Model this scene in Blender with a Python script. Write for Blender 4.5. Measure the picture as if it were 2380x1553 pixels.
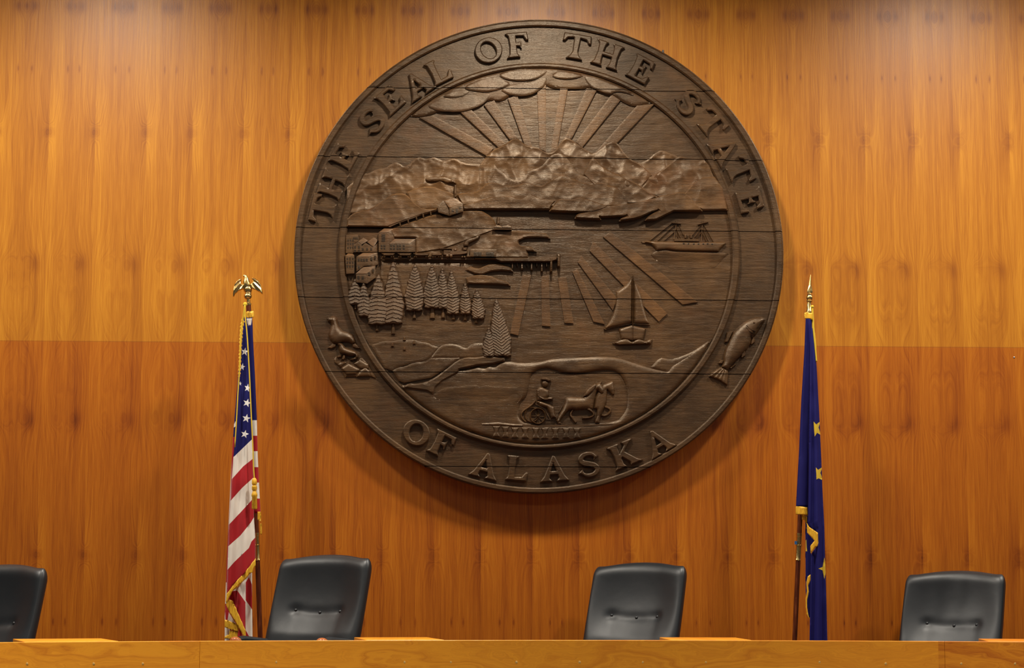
import bpy, bmesh, math, random
import numpy as np
from mathutils import Vector, Matrix
from mathutils.geometry import delaunay_2d_cdt
random.seed(7)
PI = math.pi
S = bpy.context.scene
COL = S.collection
for o in list(bpy.data.objects): bpy.data.objects.remove(o)

# ------------------------------------------------------------------ camera
W_, H_, F_ = 2380.0, 1553.0, 5100.0
PITCH, YAW, ROLL = math.radians(6.9), math.atan(0.0396), 0.0022
CAM = Vector((-0.48, -12.2, 1.0))
fw = Vector((math.sin(YAW) * math.cos(PITCH), math.cos(YAW) * math.cos(PITCH), math.sin(PITCH)))
r0 = Vector((math.cos(YAW), -math.sin(YAW), 0))
u0 = r0.cross(fw)
RT = r0 * math.cos(ROLL) + u0 * math.sin(ROLL)
UP = u0 * math.cos(ROLL) - r0 * math.sin(ROLL)
cd = bpy.data.cameras.new('camera'); cam = bpy.data.objects.new('camera', cd); COL.objects.link(cam)
cd.sensor_width = 36.0; cd.lens = 36.0 * F_ / W_; cd.clip_end = 100
M3 = Matrix((RT, UP, -fw)).transposed()
cam.matrix_world = Matrix.Translation(CAM) @ M3.to_4x4()
S.camera = cam

# ------------------------------------------------------------------ world, lights, exposure
S.view_settings.view_transform = 'Standard'; S.view_settings.look = 'None'
S.view_settings.gamma = 1; S.view_settings.use_curve_mapping = False
S.view_settings.exposure = 0.0
wd = bpy.data.worlds.new('world'); S.world = wd; wd.use_nodes = True
wd.node_tree.nodes['Background'].inputs[0].default_value = (1.0, 0.92, 0.84, 1)
wd.node_tree.nodes['Background'].inputs[1].default_value = 0.07

def area(name, loc, size, power, col, target=None, sizey=None, spread=PI):
    l = bpy.data.lights.new(name, 'AREA'); l.energy = power; l.color = col
    l.shape = 'DISK' if sizey is None else 'RECTANGLE'; l.size = size
    if sizey: l.size_y = sizey
    l.spread = spread
    o = bpy.data.objects.new(name, l); COL.objects.link(o); o.location = loc
    if target:
        o.rotation_euler = (Vector(target) - Vector(loc)).to_track_quat('-Z', 'Y').to_euler()
    return o
WARM = (1.0, 0.92, 0.80)
CEIL = 4.95
LAMPX = (-2.43, 0.17, 2.77)
for x in LAMPX + (-5.0, 5.4):
    area('downlight_beam', (x, -1.75, CEIL - 0.04), 0.34, 100, WARM, spread=math.radians(160))
for x in (-3.4, 0.2, 3.8):
    area('room_light_beam', (x, -6.2, CEIL - 0.04), 0.9, 22, (1.0, 0.95, 0.88))
for x in (-2.6, -0.7, 1.2, 3.1):
    area('desk_fill_beam', (x, -4.5, CEIL - 0.04), 0.25, 68, (1.0, 0.95, 0.86), spread=math.radians(84))  # unseen lamps added to brighten the desk, beams narrowed to miss the wall

def P2W(x, y, Y):
    d = fw + RT * ((x - W_ / 2) / F_) + UP * ((H_ / 2 - y) / F_)
    t = (Y - CAM.y) / d.y
    return CAM + d * t
def P2Wn(xy, Y):
    xy = np.asarray(xy, float); Y = np.broadcast_to(np.asarray(Y, float), (len(xy),))
    a = (xy[:, 0] - W_ / 2) / F_; b = (H_ / 2 - xy[:, 1]) / F_
    f, r, u = np.array(fw), np.array(RT), np.array(UP)
    d = f[None] + a[:, None] * r[None] + b[:, None] * u[None]
    t = (Y - CAM.y) / d[:, 1]
    return np.array(CAM)[None] + d * t[:, None]

# ------------------------------------------------------------------ helpers
def tag(o, label=None, cat=None, group=None, kind=None):
    if label: o['label'] = label
    if cat: o['category'] = cat
    if group: o['group'] = group
    if kind: o['kind'] = kind
    return o
def empty(name, loc, label=None, cat=None, group=None, rz=0):
    o = bpy.data.objects.new(name, None); COL.objects.link(o); o.location = loc
    o.rotation_euler = (0, 0, rz); o.empty_display_size = 0.1
    return tag(o, label, cat, group)
def link_mesh(name, verts, faces, mats, parent=None, smooth=True, mi=None, world=True):
    me = bpy.data.meshes.new(name)
    v = [tuple(p) for p in verts]
    if parent is not None and world:
        L = parent.matrix_basis.translation if parent.parent is None else Vector((0, 0, 0))
        root = parent
        while root.parent: root = root.parent
        L = Vector(root.location)
        v = [(p[0] - L.x, p[1] - L.y, p[2] - L.z) for p in v]
    me.from_pydata(v, [], [tuple(f) for f in faces]); me.validate()
    if not isinstance(mats, (list, tuple)): mats = [mats]
    for m in mats: me.materials.append(m)
    if mi is not None and len(mi) == len(me.polygons):
        me.polygons.foreach_set('material_index', mi)
    me.polygons.foreach_set('use_smooth', [smooth] * len(me.polygons))
    me.update()
    o = bpy.data.objects.new(name, me); COL.objects.link(o)
    if parent: o.parent = parent
    return o
class MB:
    def __init__(s): s.v = []; s.f = []
    def add(s, v, f):
        n = len(s.v); s.v += [tuple(p) for p in v]; s.f += [tuple(i + n for i in q) for q in f]
    def box(s, x0, x1, y0, y1, z0, z1):
        v = [(x, y, z) for x in (x0, x1) for y in (y0, y1) for z in (z0, z1)]
        s.add(v, [(0, 1, 3, 2), (4, 6, 7, 5), (0, 4, 5, 1), (2, 3, 7, 6), (0, 2, 6, 4), (1, 5, 7, 3)])
    def tube(s, pts, rad, n=12, caps=True):
        pts = [Vector(p) for p in pts]
        if not isinstance(rad, (list, tuple)): rad = [rad] * len(pts)
        vs = []; t0 = (pts[1] - pts[0]).normalized()
        ref = Vector((0, 0, 1)) if abs(t0.z) < 0.9 else Vector((1, 0, 0))
        a = t0.cross(ref).normalized()
        for i, p in enumerate(pts):
            t = (pts[min(i + 1, len(pts) - 1)] - pts[max(i - 1, 0)]).normalized()
            a = (a - t * a.dot(t)).normalized(); b = t.cross(a)
            for k in range(n):
                th = 2 * PI * k / n
                vs.append(p + (a * math.cos(th) + b * math.sin(th)) * rad[i])
        fs = []
        for i in range(len(pts) - 1):
            for k in range(n):
                k2 = (k + 1) % n
                fs.append((i * n + k, i * n + k2, (i + 1) * n + k2, (i + 1) * n + k))
        if caps:
            fs.append(tuple(range(n))[::-1]); fs.append(tuple((len(pts) - 1) * n + k for k in range(n)))
        s.add(vs, fs)
    def lathe(s, base, axis, prof, n=24):
        ax = Vector(axis).normalized()
        s.tube_like(base, ax, prof, n)
    def tube_like(s, base, ax, prof, n):
        base = Vector(base)
        ref = Vector((0, 1, 0)) if abs(ax.y) < 0.9 else Vector((1, 0, 0))
        a = ax.cross(ref).normalized(); b = ax.cross(a)
        vs = []; fs = []
        for h, r in prof:
            for k in range(n):
                th = 2 * PI * k / n
                vs.append(base + ax * h + (a * math.cos(th) + b * math.sin(th)) * max(r, 1e-5))
        for i in range(len(prof) - 1):
            for k in range(n):
                k2 = (k + 1) % n
                fs.append((i * n + k, (i + 1) * n + k, (i + 1) * n + k2, i * n + k2))
        fs.append(tuple(range(n))); fs.append(tuple((len(prof) - 1) * n + k for k in range(n))[::-1])
        s.add(vs, fs)
    def ball(s, c, r, n=12, m=8):
        c = Vector(c)
        if not isinstance(r, (tuple, list)): r = (r, r, r)
        vs = [c + Vector((0, 0, r[2]))]; fs = []
        for i in range(1, m):
            ph = PI * i / m
            for k in range(n):
                th = 2 * PI * k / n
                vs.append(c + Vector((r[0] * math.sin(ph) * math.cos(th), r[1] * math.sin(ph) * math.sin(th), r[2] * math.cos(ph))))
        vs.append(c - Vector((0, 0, r[2]))); L = len(vs) - 1
        for k in range(n):
            k2 = (k + 1) % n
            fs.append((0, 1 + k, 1 + k2)); fs.append((L, 1 + (m - 2) * n + k2, 1 + (m - 2) * n + k))
            for i in range(m - 2):
                fs.append((1 + i * n + k, 1 + (i + 1) * n + k, 1 + (i + 1) * n + k2, 1 + i * n + k2))
        s.add(vs, fs)
    def build(s, name, mat, parent=None, smooth=False, world=True, bevel=0, auto=True):
        o = link_mesh(name, s.v, s.f, mat, parent, smooth, world=world)
        if bevel:
            m = o.modifiers.new('bevel', 'BEVEL'); m.width = bevel; m.segments = 3; m.limit_method = 'ANGLE'
            m.harden_normals = False
        if smooth and auto: split_sharp(o.data)
        return o
def split_sharp(me, ang=0.7, recalc=True):
    bm = bmesh.new(); bm.from_mesh(me)
    if recalc: bmesh.ops.recalc_face_normals(bm, faces=bm.faces)
    for e in bm.edges:
        if len(e.link_faces) == 2 and e.calc_face_angle(0) > ang: e.smooth = False
    bm.to_mesh(me); bm.free()

# ------------------------------------------------------------------ node helpers
class NT:
    def __init__(s, name):
        s.m = bpy.data.materials.new(name); s.m.use_nodes = True; s.t = s.m.node_tree
        s.b = s.t.nodes['Principled BSDF']
    def n(s, typ, **kw):
        x = s.t.nodes.new(typ)
        for k, v in kw.items(): setattr(x, k, v)
        return x
    def put(s, sock, v):
        if hasattr(v, 'is_output'): s.t.links.new(v, sock)
        else:
            sock.default_value = v
    def math(s, op, a, b=0.0, c=None, clamp=False):
        x = s.n('ShaderNodeMath', operation=op); x.use_clamp = clamp
        s.put(x.inputs[0], a); s.put(x.inputs[1], b)
        if c is not None: s.put(x.inputs[2], c)
        return x.outputs[0]
    def mix(s, f, a, b, typ='MIX'):
        x = s.n('ShaderNodeMix', data_type='RGBA', blend_type=typ); x.clamp_factor = True
        s.put(x.inputs[0], f); s.put(x.inputs[6], a); s.put(x.inputs[7], b)
        return x.outputs[2]
    def xyz(s, x, y, z):
        c = s.n('ShaderNodeCombineXYZ'); s.put(c.inputs[0], x); s.put(c.inputs[1], y); s.put(c.inputs[2], z)
        return c.outputs[0]
    def pos(s):
        g = s.n('ShaderNodeNewGeometry'); p = s.n('ShaderNodeSeparateXYZ')
        s.t.links.new(g.outputs['Position'], p.inputs[0]); return g.outputs['Position'], p.outputs
    def obj(s):
        g = s.n('ShaderNodeTexCoord'); p = s.n('ShaderNodeSeparateXYZ')
        s.t.links.new(g.outputs['Object'], p.inputs[0]); return g.outputs['Object'], p.outputs
    def noise(s, vec, scale, detail=4, rough=0.55, dist=0.0):
        x = s.n('ShaderNodeTexNoise'); s.put(x.inputs['Vector'], vec); x.inputs['Scale'].default_value = scale
        x.inputs['Detail'].default_value = detail; x.inputs['Roughness'].default_value = rough
        x.inputs['Distortion'].default_value = dist
        return x.outputs['Fac']
    def ramp(s, f, stops, interp='LINEAR'):
        x = s.n('ShaderNodeValToRGB'); s.put(x.inputs[0], f); x.color_ramp.interpolation = interp
        e = x.color_ramp.elements
        while len(e) < len(stops): e.new(0.5)
        for i, (p, c) in enumerate(stops):
            e[i].position = p; e[i].color = (c, c, c, 1) if isinstance(c, (int, float)) else (*c, 1)
        return x.outputs[0]
    def bump(s, h, dist, strength=1.0, normal=None):
        x = s.n('ShaderNodeBump'); x.inputs['Strength'].default_value = strength
        x.inputs['Distance'].default_value = dist; s.put(x.inputs['Height'], h)
        if normal is not None: s.put(x.inputs['Normal'], normal)
        return x.outputs[0]
    def out(s, **kw):
        for k, v in kw.items(): s.put(s.b.inputs[k.replace('_', ' ')], v if not isinstance(v, tuple) or len(v) != 3 else (*v, 1))
        return s.m
def simple(name, col, rough=0.5, metal=0.0, **kw):
    n = NT(name)
    return n.out(Base_Color=col, Roughness=rough, Metallic=metal, **kw)

ZS = P2W(1190, 800, 0).z                                   # the horizontal joint of the veneer
XS = P2W(83, 1290, 0).x
LW = (P2W(2367, 1290, 0).x - XS) / 20.0                    # veneer leaf width
VK = [P2W(1190, 800 - d, 0).z - ZS for d in (180, 483, 628, 772)]

def mat_veneer():
    n = NT('veneer'); P, (X, Y, Z) = n.pos(); m = n.math
    xa = m('SUBTRACT', X, XS)
    q = m('DIVIDE', xa, LW)
    q = m('SUBTRACT', q, m('MULTIPLY', m('COSINE', m('MULTIPLY', q, PI)), 0.027))
    k = m('ROUND', q); u = m('SUBTRACT', q, k)             # u: signed distance from the nearest leaf joint, in leaves
    au = m('ABSOLUTE', u)
    v = m('ABSOLUTE', m('SUBTRACT', Z, ZS))
    leaf = m('FLOOR', q)
    def gauss(a, b, sa, sb):                               # exp(-(a/sa)^2-(b/sb)^2)
        a2 = m('POWER', m('ABSOLUTE', m('DIVIDE', a, sa)), 2.0); b2 = m('POWER', m('ABSOLUTE', m('DIVIDE', b, sb)), 2.0)
        return m('EXPONENT', m('MULTIPLY', m('ADD', a2, b2), -1.0))
    kn1 = gauss(m('SUBTRACT', au, 0.25), m('SUBTRACT', v, VK[0]), 0.14, 0.055)
    kn1w = gauss(m('SUBTRACT', au, 0.22), m('SUBTRACT', v, VK[0] - 0.20), 0.25, 0.26)
    kn2 = gauss(au, m('SUBTRACT', v, VK[1]), 0.10, 0.045)
    kn2w = gauss(au, m('SUBTRACT', v, VK[1] - 0.03), 0.30, 0.20)
    kn3 = gauss(m('SUBTRACT', au, 0.37), m('SUBTRACT', v, VK[2]), 0.022, 0.022)
    kn4 = gauss(m('SUBTRACT', au, 0.5), m('SUBTRACT', v, VK[3]), 0.16, 0.045)
    kn4b = gauss(m('SUBTRACT', au, 0.33), m('SUBTRACT', v, VK[3]), 0.06, 0.03)
    lowv = n.noise(n.xyz(m('MULTIPLY', au, 1.4), 0.0, m('ADD', m('MULTIPLY', v, 1.1), m('MULTIPLY', leaf, 0.011))), 1.0, 2)
    fld = m('ADD', m('MULTIPLY', au, 2.0), m('MULTIPLY', lowv, 1.1))
    fld = m('ADD', fld, m('MULTIPLY', kn1, 0.20)); fld = m('ADD', fld, m('MULTIPLY', kn1w, 0.62))
    fld = m('ADD', fld, m('MULTIPLY', kn2, 0.45)); fld = m('ADD', fld, m('MULTIPLY', kn2w, 0.26))
    fld = m('ADD', fld, m('MULTIPLY', kn3, 0.25)); fld = m('ADD', fld, m('MULTIPLY', kn4, 0.5))
    fld = m('ADD', fld, m('MULTIPLY', n.noise(n.xyz(m('MULTIPLY', X, 9.0), 0.0, m('MULTIPLY', Z, 2.2)), 1.0, 3), 0.10))
    g1 = n.noise(n.xyz(m('MULTIPLY', fld, 20.0), m('MULTIPLY', leaf, 0.07), m('MULTIPLY', v, 0.7)), 1.0, 5, 0.65)
    g2 = n.noise(n.xyz(m('MULTIPLY', X, 330.0), 0.0, m('MULTIPLY', Z, 7.0)), 1.0, 3, 0.6)
    g3 = n.noise(n.xyz(m('MULTIPLY', fld, 3.2), m('MULTIPLY', leaf, 0.25), m('MULTIPLY', v, 0.4)), 1.0, 2)
    g5 = n.noise(n.xyz(m('MULTIPLY', X, 120.0), 9.0, m('MULTIPLY', Z, 2.4)), 1.0, 3, 0.6)
    g4 = n.noise(n.xyz(m('MULTIPLY', X, 30.0), 5.0, m('MULTIPLY', Z, 0.6)), 1.0, 3, 0.6)
    # signed chatoyance: darker left of a joint, lighter right of it, strongest near the knots
    sgn = m('MULTIPLY', m('SIGN', u), m('SMOOTH_MIN', m('MULTIPLY', m('SUBTRACT', 0.5, au), 3.0), 1.0, 0.2))
    chat = m('MULTIPLY', sgn, m('ADD', m('ADD', m('MULTIPLY', kn1w, 0.07), m('MULTIPLY', kn2w, 0.10)), m('ADD', 0.008, m('MULTIPLY', kn1, 0.10))))
    t = m('ADD', m('ADD', m('MULTIPLY', g1, 0.45), m('MULTIPLY', g3, 0.30)), 0.125)
    t = m('ADD', t, m('MULTIPLY', m('SUBTRACT', g2, 0.5), 0.36))
    t = m('ADD', t, m('MULTIPLY', m('SUBTRACT', g4, 0.5), 0.36))
    t = m('ADD', t, m('MULTIPLY', m('SUBTRACT', g5, 0.5), 0.30))
    t = m('ADD', t, chat)
    for kk, w in ((kn1, 0.09), (kn2, 0.15), (kn3, 0.22), (kn4, 0.24), (kn4b, 0.16)):
        t = m('SUBTRACT', t, m('MULTIPLY', kk, w))
    up = m('MULTIPLY', m('GREATER_THAN', Z, ZS), 0.05)     # the upper sheet is paler: partly its own tone, partly brighter light painted in
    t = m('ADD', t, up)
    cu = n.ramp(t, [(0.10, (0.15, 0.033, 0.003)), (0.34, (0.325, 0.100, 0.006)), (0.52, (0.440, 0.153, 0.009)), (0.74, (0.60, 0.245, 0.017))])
    cl = n.ramp(t, [(0.10, (0.12, 0.021, 0.002)), (0.34, (0.290, 0.068, 0.004)), (0.52, (0.410, 0.113, 0.0055)), (0.74, (0.54, 0.178, 0.010))])  # lower sheet darker and redder, partly painting in the light's falloff
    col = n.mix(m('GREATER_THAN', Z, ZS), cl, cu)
    # thin joints
    j1 = m('LESS_THAN', v, 0.0012)
    j2 = m('LESS_THAN', au, 0.0022)
    col = n.mix(m('MULTIPLY', j1, 0.45), col, (0.10, 0.03, 0.008, 1))
    col = n.mix(m('MULTIPLY', j2, 0.16), col, (0.12, 0.04, 0.01, 1))
    bp = n.bump(m('ADD', m('MULTIPLY', g2, 0.6), m('MULTIPLY', g1, 0.4)), 0.0009, 0.55)
    rg = m('ADD', 0.33, m('MULTIPLY', g2, 0.14))
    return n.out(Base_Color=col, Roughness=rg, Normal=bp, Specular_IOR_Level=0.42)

SEAMS = [P2W(1250, y, -0.11).z for y in (207.5, 368, 533.5, 694.5, 867, 1085)]
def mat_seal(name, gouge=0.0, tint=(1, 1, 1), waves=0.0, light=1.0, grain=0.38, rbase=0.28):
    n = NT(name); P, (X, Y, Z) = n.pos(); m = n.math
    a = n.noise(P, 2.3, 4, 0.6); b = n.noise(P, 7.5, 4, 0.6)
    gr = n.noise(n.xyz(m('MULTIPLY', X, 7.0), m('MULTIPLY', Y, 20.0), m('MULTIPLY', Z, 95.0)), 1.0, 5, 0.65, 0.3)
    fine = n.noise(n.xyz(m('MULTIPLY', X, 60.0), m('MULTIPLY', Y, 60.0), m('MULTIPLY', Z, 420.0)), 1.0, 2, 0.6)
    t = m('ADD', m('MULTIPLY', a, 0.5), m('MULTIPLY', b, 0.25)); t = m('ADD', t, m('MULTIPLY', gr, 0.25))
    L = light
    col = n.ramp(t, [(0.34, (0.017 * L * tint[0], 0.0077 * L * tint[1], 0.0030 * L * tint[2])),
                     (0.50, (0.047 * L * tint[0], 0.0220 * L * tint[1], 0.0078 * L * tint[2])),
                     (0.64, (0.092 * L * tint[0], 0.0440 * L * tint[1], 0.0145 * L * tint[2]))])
    # rubbed reddish patches
    r = n.noise(P, 4.1, 3, 0.7); r = n.ramp(r, [(0.56, 0.0), (0.70, 1.0)])
    col = n.mix(m('MULTIPLY', r, 0.32), col, (0.095 * L, 0.036 * L, 0.012 * L, 1))
    gn = n.ramp(gr, [(0.30, 0.35), (0.5, 1.0)])
    col = n.mix(0.35, col, gn, 'MULTIPLY')
    sm = None
    for z in SEAMS:
        d = m('LESS_THAN', m('ABSOLUTE', m('SUBTRACT', Z, z)), 0.0025)
        sm = d if sm is None else m('MAXIMUM', sm, d)
    col = n.mix(m('MULTIPLY', sm, 0.92), col, (0.006, 0.004, 0.003, 1))
    h = m('ADD', m('MULTIPLY', gr, grain), m('MULTIPLY', fine, 0.35))
    if gouge:
        vo = n.n('ShaderNodeTexVoronoi'); vo.feature = 'SMOOTH_F1'; vo.inputs['Scale'].default_value = 20.0
        vo.inputs['Smoothness'].default_value = 0.25
        wv = n.n('ShaderNodeVectorMath', operation='ADD')
        n.put(wv.inputs[0], n.xyz(m('MULTIPLY', X, 0.8), 0.0, m('MULTIPLY', Z, 1.25)))
        ns = n.n('ShaderNodeTexNoise'); ns.inputs['Scale'].default_value = 6; n.put(ns.inputs['Vector'], P)
        sc = n.n('ShaderNodeVectorMath', operation='SCALE'); n.put(sc.inputs[0], ns.outputs['Color']); sc.inputs['Scale'].default_value = 0.10
        n.put(wv.inputs[1], sc.outputs[0]); n.put(vo.inputs['Vector'], wv.outputs[0])
        h = m('ADD', h, m('MULTIPLY', vo.outputs['Distance'], gouge))
    if waves:
        wv = n.noise(n.xyz(m('MULTIPLY', X, 9.0), 0.0, m('MULTIPLY', Z, 46.0)), 1.0, 3, 0.55, 0.4)
        h = m('ADD', h, m('MULTIPLY', wv, waves))
    bp = n.bump(h, 0.0035, 0.75)
    rg = m('ADD', rbase, m('MULTIPLY', gr, 0.22))
    return n.out(Base_Color=col, Roughness=rg, Normal=bp, Specular_IOR_Level=m('MULTIPLY', m('SUBTRACT', 1.0, sm), 0.66), Specular_Tint=(1.0, 0.82, 0.62, 1))

def mat_oak(name='oak'):
    n = NT(name); P, (X, Y, Z) = n.pos(); m = n.math
    w = n.noise(n.xyz(m('MULTIPLY', X, 1.5), 0.0, m('MULTIPLY', Z, 5.0)), 1.0, 3, 0.5)
    w2 = n.noise(n.xyz(m('MULTIPLY', X, 5.0), 3.0, m('MULTIPLY', Z, 16.0)), 1.0, 3, 0.5)
    pan = m('GREATER_THAN', X, P2W(2201, 1520, -2.1).x)
    pan2 = m('LESS_THAN', X, P2W(471, 1520, -2.0).x)
    fld = m('ADD', m('ADD', m('MULTIPLY', Z, 5.0), m('MULTIPLY', w, 3.0)), m('MULTIPLY', w2, 0.5))
    fld = m('ADD', fld, m('MULTIPLY', pan2, 3.7))
    fld = m('ADD', fld, m('MULTIPLY', m('MULTIPLY', pan, X), 0.9))
    g = n.noise(n.xyz(m('MULTIPLY', fld, 5.5), 0.0, m('MULTIPLY', X, 0.35)), 1.0, 4, 0.6)
    f = n.noise(n.xyz(m('MULTIPLY', X, 14.0), m('MULTIPLY', Y, 60.0), m('MULTIPLY', Z, 420.0)), 1.0, 3, 0.6)
    f2 = n.noise(n.xyz(m('MULTIPLY', X, 2.5), 0.0, m('MULTIPLY', fld, 42.0)), 1.0, 3, 0.6)
    t = m('ADD', m('ADD', m('MULTIPLY', g, 0.55), m('MULTIPLY', f, 0.2)), m('MULTIPLY', f2, 0.25))
    t = m('SUBTRACT', t, m('MULTIPLY', pan, 0.12))
    t = m('SUBTRACT', t, m('MULTIPLY', pan2, 0.012))
    col = n.ramp(t, [(0.28, (0.45, 0.112, 0.007)), (0.40, (0.64, 0.212, 0.012)), (0.56, (0.80, 0.310, 0.018))])
    return n.out(Base_Color=col, Roughness=0.36, Normal=n.bump(f, 0.0006, 0.4), Specular_IOR_Level=0.45)

def mat_leather():
    n = NT('leather'); P, _ = n.obj(); m = n.math
    a = n.noise(P, 320, 3, 0.6); b = n.noise(P, 7, 3, 0.5)
    h = m('ADD', m('MULTIPLY', a, 0.25), m('MULTIPLY', b, 2.0))
    return n.out(Base_Color=(0.009, 0.0125, 0.016), Roughness=m('ADD', 0.34, m('MULTIPLY', b, 0.12)), Normal=n.bump(h, 0.0015, 0.5), Specular_IOR_Level=0.6)
def mat_cloth(name, col, rough=0.75, sheen=0.12):
    n = NT(name); P, (X, Y, Z) = n.pos(); m = n.math
    w = m('MULTIPLY', m('SINE', m('MULTIPLY', X, 2600.0)), m('SINE', m('MULTIPLY', Z, 2600.0)))
    a = n.noise(n.xyz(m('MULTIPLY', X, 60.0), m('MULTIPLY', Y, 60.0), m('MULTIPLY', Z, 14.0)), 1.0, 3)
    c = n.mix(m('MULTIPLY', a, 0.5), (*col, 1), (*[x * 0.72 for x in col], 1))
    return n.out(Base_Color=c, Roughness=rough, Normal=n.bump(m('ADD', m('MULTIPLY', w, 0.06), a), 0.002, 0.35), Sheen_Weight=sheen, Specular_IOR_Level=0.25)
def mat_fringe(name='gold_fringe'):
    n = NT(name); P, (X, Y, Z) = n.pos(); m = n.math
    a = n.noise(n.xyz(m('MULTIPLY', X, 800.0), m('MULTIPLY', Y, 800.0), m('MULTIPLY', Z, 40.0)), 1.0, 2, 0.6)
    c = n.ramp(a, [(0.30, (0.45, 0.20, 0.008)), (0.5, (0.80, 0.43, 0.02)), (0.66, (0.92, 0.58, 0.04))])
    return n.out(Base_Color=c, Roughness=0.5, Normal=n.bump(a, 0.002, 0.6))
def mat_pole():
    n = NT('pole_wood'); P, (X, Y, Z) = n.pos(); m = n.math
    a = n.noise(n.xyz(m('MULTIPLY', X, 90.0), m('MULTIPLY', Y, 90.0), m('MULTIPLY', Z, 9.0)), 1.0, 4, 0.6)
    c = n.ramp(a, [(0.35, (0.05, 0.010, 0.004)), (0.55, (0.12, 0.026, 0.008)), (0.68, (0.20, 0.055, 0.018))])
    w = n.noise(n.xyz(m('MULTIPLY', X, 160.0), m('MULTIPLY', Y, 160.0), m('MULTIPLY', Z, 22.0)), 1.0, 3, 0.6)
    c = n.mix(n.ramp(w, [(0.70, 0.0), (0.73, 1.0)]), c, (0.45, 0.24, 0.12, 1))
    return n.out(Base_Color=c, Roughness=0.3)
def mat_brass():
    n = NT('brass'); P, _ = n.pos()
    a = n.noise(P, 90, 3)
    return n.out(Base_Color=(0.80, 0.58, 0.22), Metallic=1.0, Roughness=n.math('ADD', 0.16, n.math('MULTIPLY', a, 0.16)), Normal=n.bump(a, 0.0015, 0.3))

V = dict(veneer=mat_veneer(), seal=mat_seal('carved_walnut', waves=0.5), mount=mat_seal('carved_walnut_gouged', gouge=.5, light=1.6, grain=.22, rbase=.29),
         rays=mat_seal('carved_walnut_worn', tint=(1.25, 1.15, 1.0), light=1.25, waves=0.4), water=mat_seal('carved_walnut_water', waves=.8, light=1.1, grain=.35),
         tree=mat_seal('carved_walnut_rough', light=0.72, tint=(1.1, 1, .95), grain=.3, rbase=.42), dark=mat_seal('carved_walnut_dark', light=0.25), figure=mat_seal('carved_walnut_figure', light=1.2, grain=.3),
         oak=mat_oak(), leather=mat_leather(), fringe=mat_fringe(), pole=mat_pole(), brass=mat_brass())
V['red'] = mat_cloth('red_cloth', (0.42, 0.010, 0.016)); V['white'] = mat_cloth('white_cloth', (0.86, 0.80, 0.71))
V['blue'] = mat_cloth('blue_cloth', (0.006, 0.006, 0.105), sheen=0); V['navy'] = mat_cloth('navy_cloth', (0.008, 0.007, 0.115), sheen=0)
V['gold'] = mat_cloth('gold_cloth', (0.72, 0.50, 0.03)); V['star'] = mat_cloth('white_star', (0.88, 0.86, 0.82))
V['black'] = simple('black_plastic', (0.01, 0.01, 0.011), 0.4); V['steel'] = simple('steel', (0.5, 0.5, 0.5), 0.3, 1.0)
V['armwood'] = simple('arm_wood', (0.40, 0.12, 0.035), 0.22); V['plug'] = simple('wood_plug', (0.62, 0.36, 0.09), 0.5)
V['plaster'] = simple('plaster', (0.62, 0.58, 0.52), 0.9); V['carpet'] = simple('carpet', (0.05, 0.05, 0.06), 0.95)
V['tape'] = simple('blue_tape', (0.03, 0.16, 0.42), 0.5)

# ------------------------------------------------------------------ room shell
def struct(name, mb, mat):
    o = mb.build(name, mat); o['kind'] = 'structure'; return o
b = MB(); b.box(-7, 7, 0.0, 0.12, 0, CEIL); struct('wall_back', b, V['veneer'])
b = MB(); b.box(-7, 7, -2.75, 0.0, -0.12, 0.0); b.box(-7, 7, -14, -2.75, -0.62, -0.45); b.box(-7, 7, -2.9, -2.75, -0.45, -0.0001); struct('floor', b, V['carpet'])
b = MB(); b.box(-7, 7, -14, 0.12, CEIL, CEIL + 0.12); struct('ceiling', b, V['plaster'])

# ------------------------------------------------------------------ carved relief
def inpoly(px, py, poly):
    poly = np.asarray(poly, float); n = len(poly); c = np.zeros(len(px), bool)
    j = n - 1
    for i in range(n):
        xi, yi = poly[i]; xj, yj = poly[j]
        cond = ((yi > py) != (yj > py))
        with np.errstate(divide='ignore', invalid='ignore'):
            xx = (xj - xi) * (py - yi) / (yj - yi + 1e-12) + xi
        c ^= cond & (px < xx); j = i
    return c
def distpoly(P, poly):
    poly = np.asarray(poly, float); A = poly; B = np.roll(poly, -1, 0)
    out = np.full(len(P), 1e9)
    for a, b2 in zip(A, B):
        d = b2 - a; L = (d * d).sum() + 1e-12
        t = np.clip(((P - a) @ d) / L, 0, 1)
        q = P - a - t[:, None] * d
        out = np.minimum(out, np.hypot(q[:, 0], q[:, 1]))
    return out
def resample(poly, step):
    out = []; n = len(poly)
    for i in range(n):
        a = np.array(poly[i], float); b2 = np.array(poly[(i + 1) % n], float)
        k = max(1, int(math.ceil(np.hypot(*(b2 - a)) / step)))
        for j in range(k): out.append(tuple(a + (b2 - a) * j / k))
    return out
def smoothline(pts, it=2, closed=False):
    pts = [tuple(p) for p in pts]
    for _ in range(it):
        q = []; n = len(pts)
        rng = range(n) if closed else range(n - 1)
        if not closed: q.append(pts[0])
        for i in rng:
            a = pts[i]; b2 = pts[(i + 1) % n]
            q.append((a[0] * .75 + b2[0] * .25, a[1] * .75 + b2[1] * .25)); q.append((a[0] * .25 + b2[0] * .75, a[1] * .25 + b2[1] * .75))
        if not closed: q.append(pts[-1])
        pts = q
    return pts
def hsh(i, j, s):
    v = np.sin(i * 127.1 + j * 311.7 + s * 74.7) * 43758.5453
    return v - np.floor(v)
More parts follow.
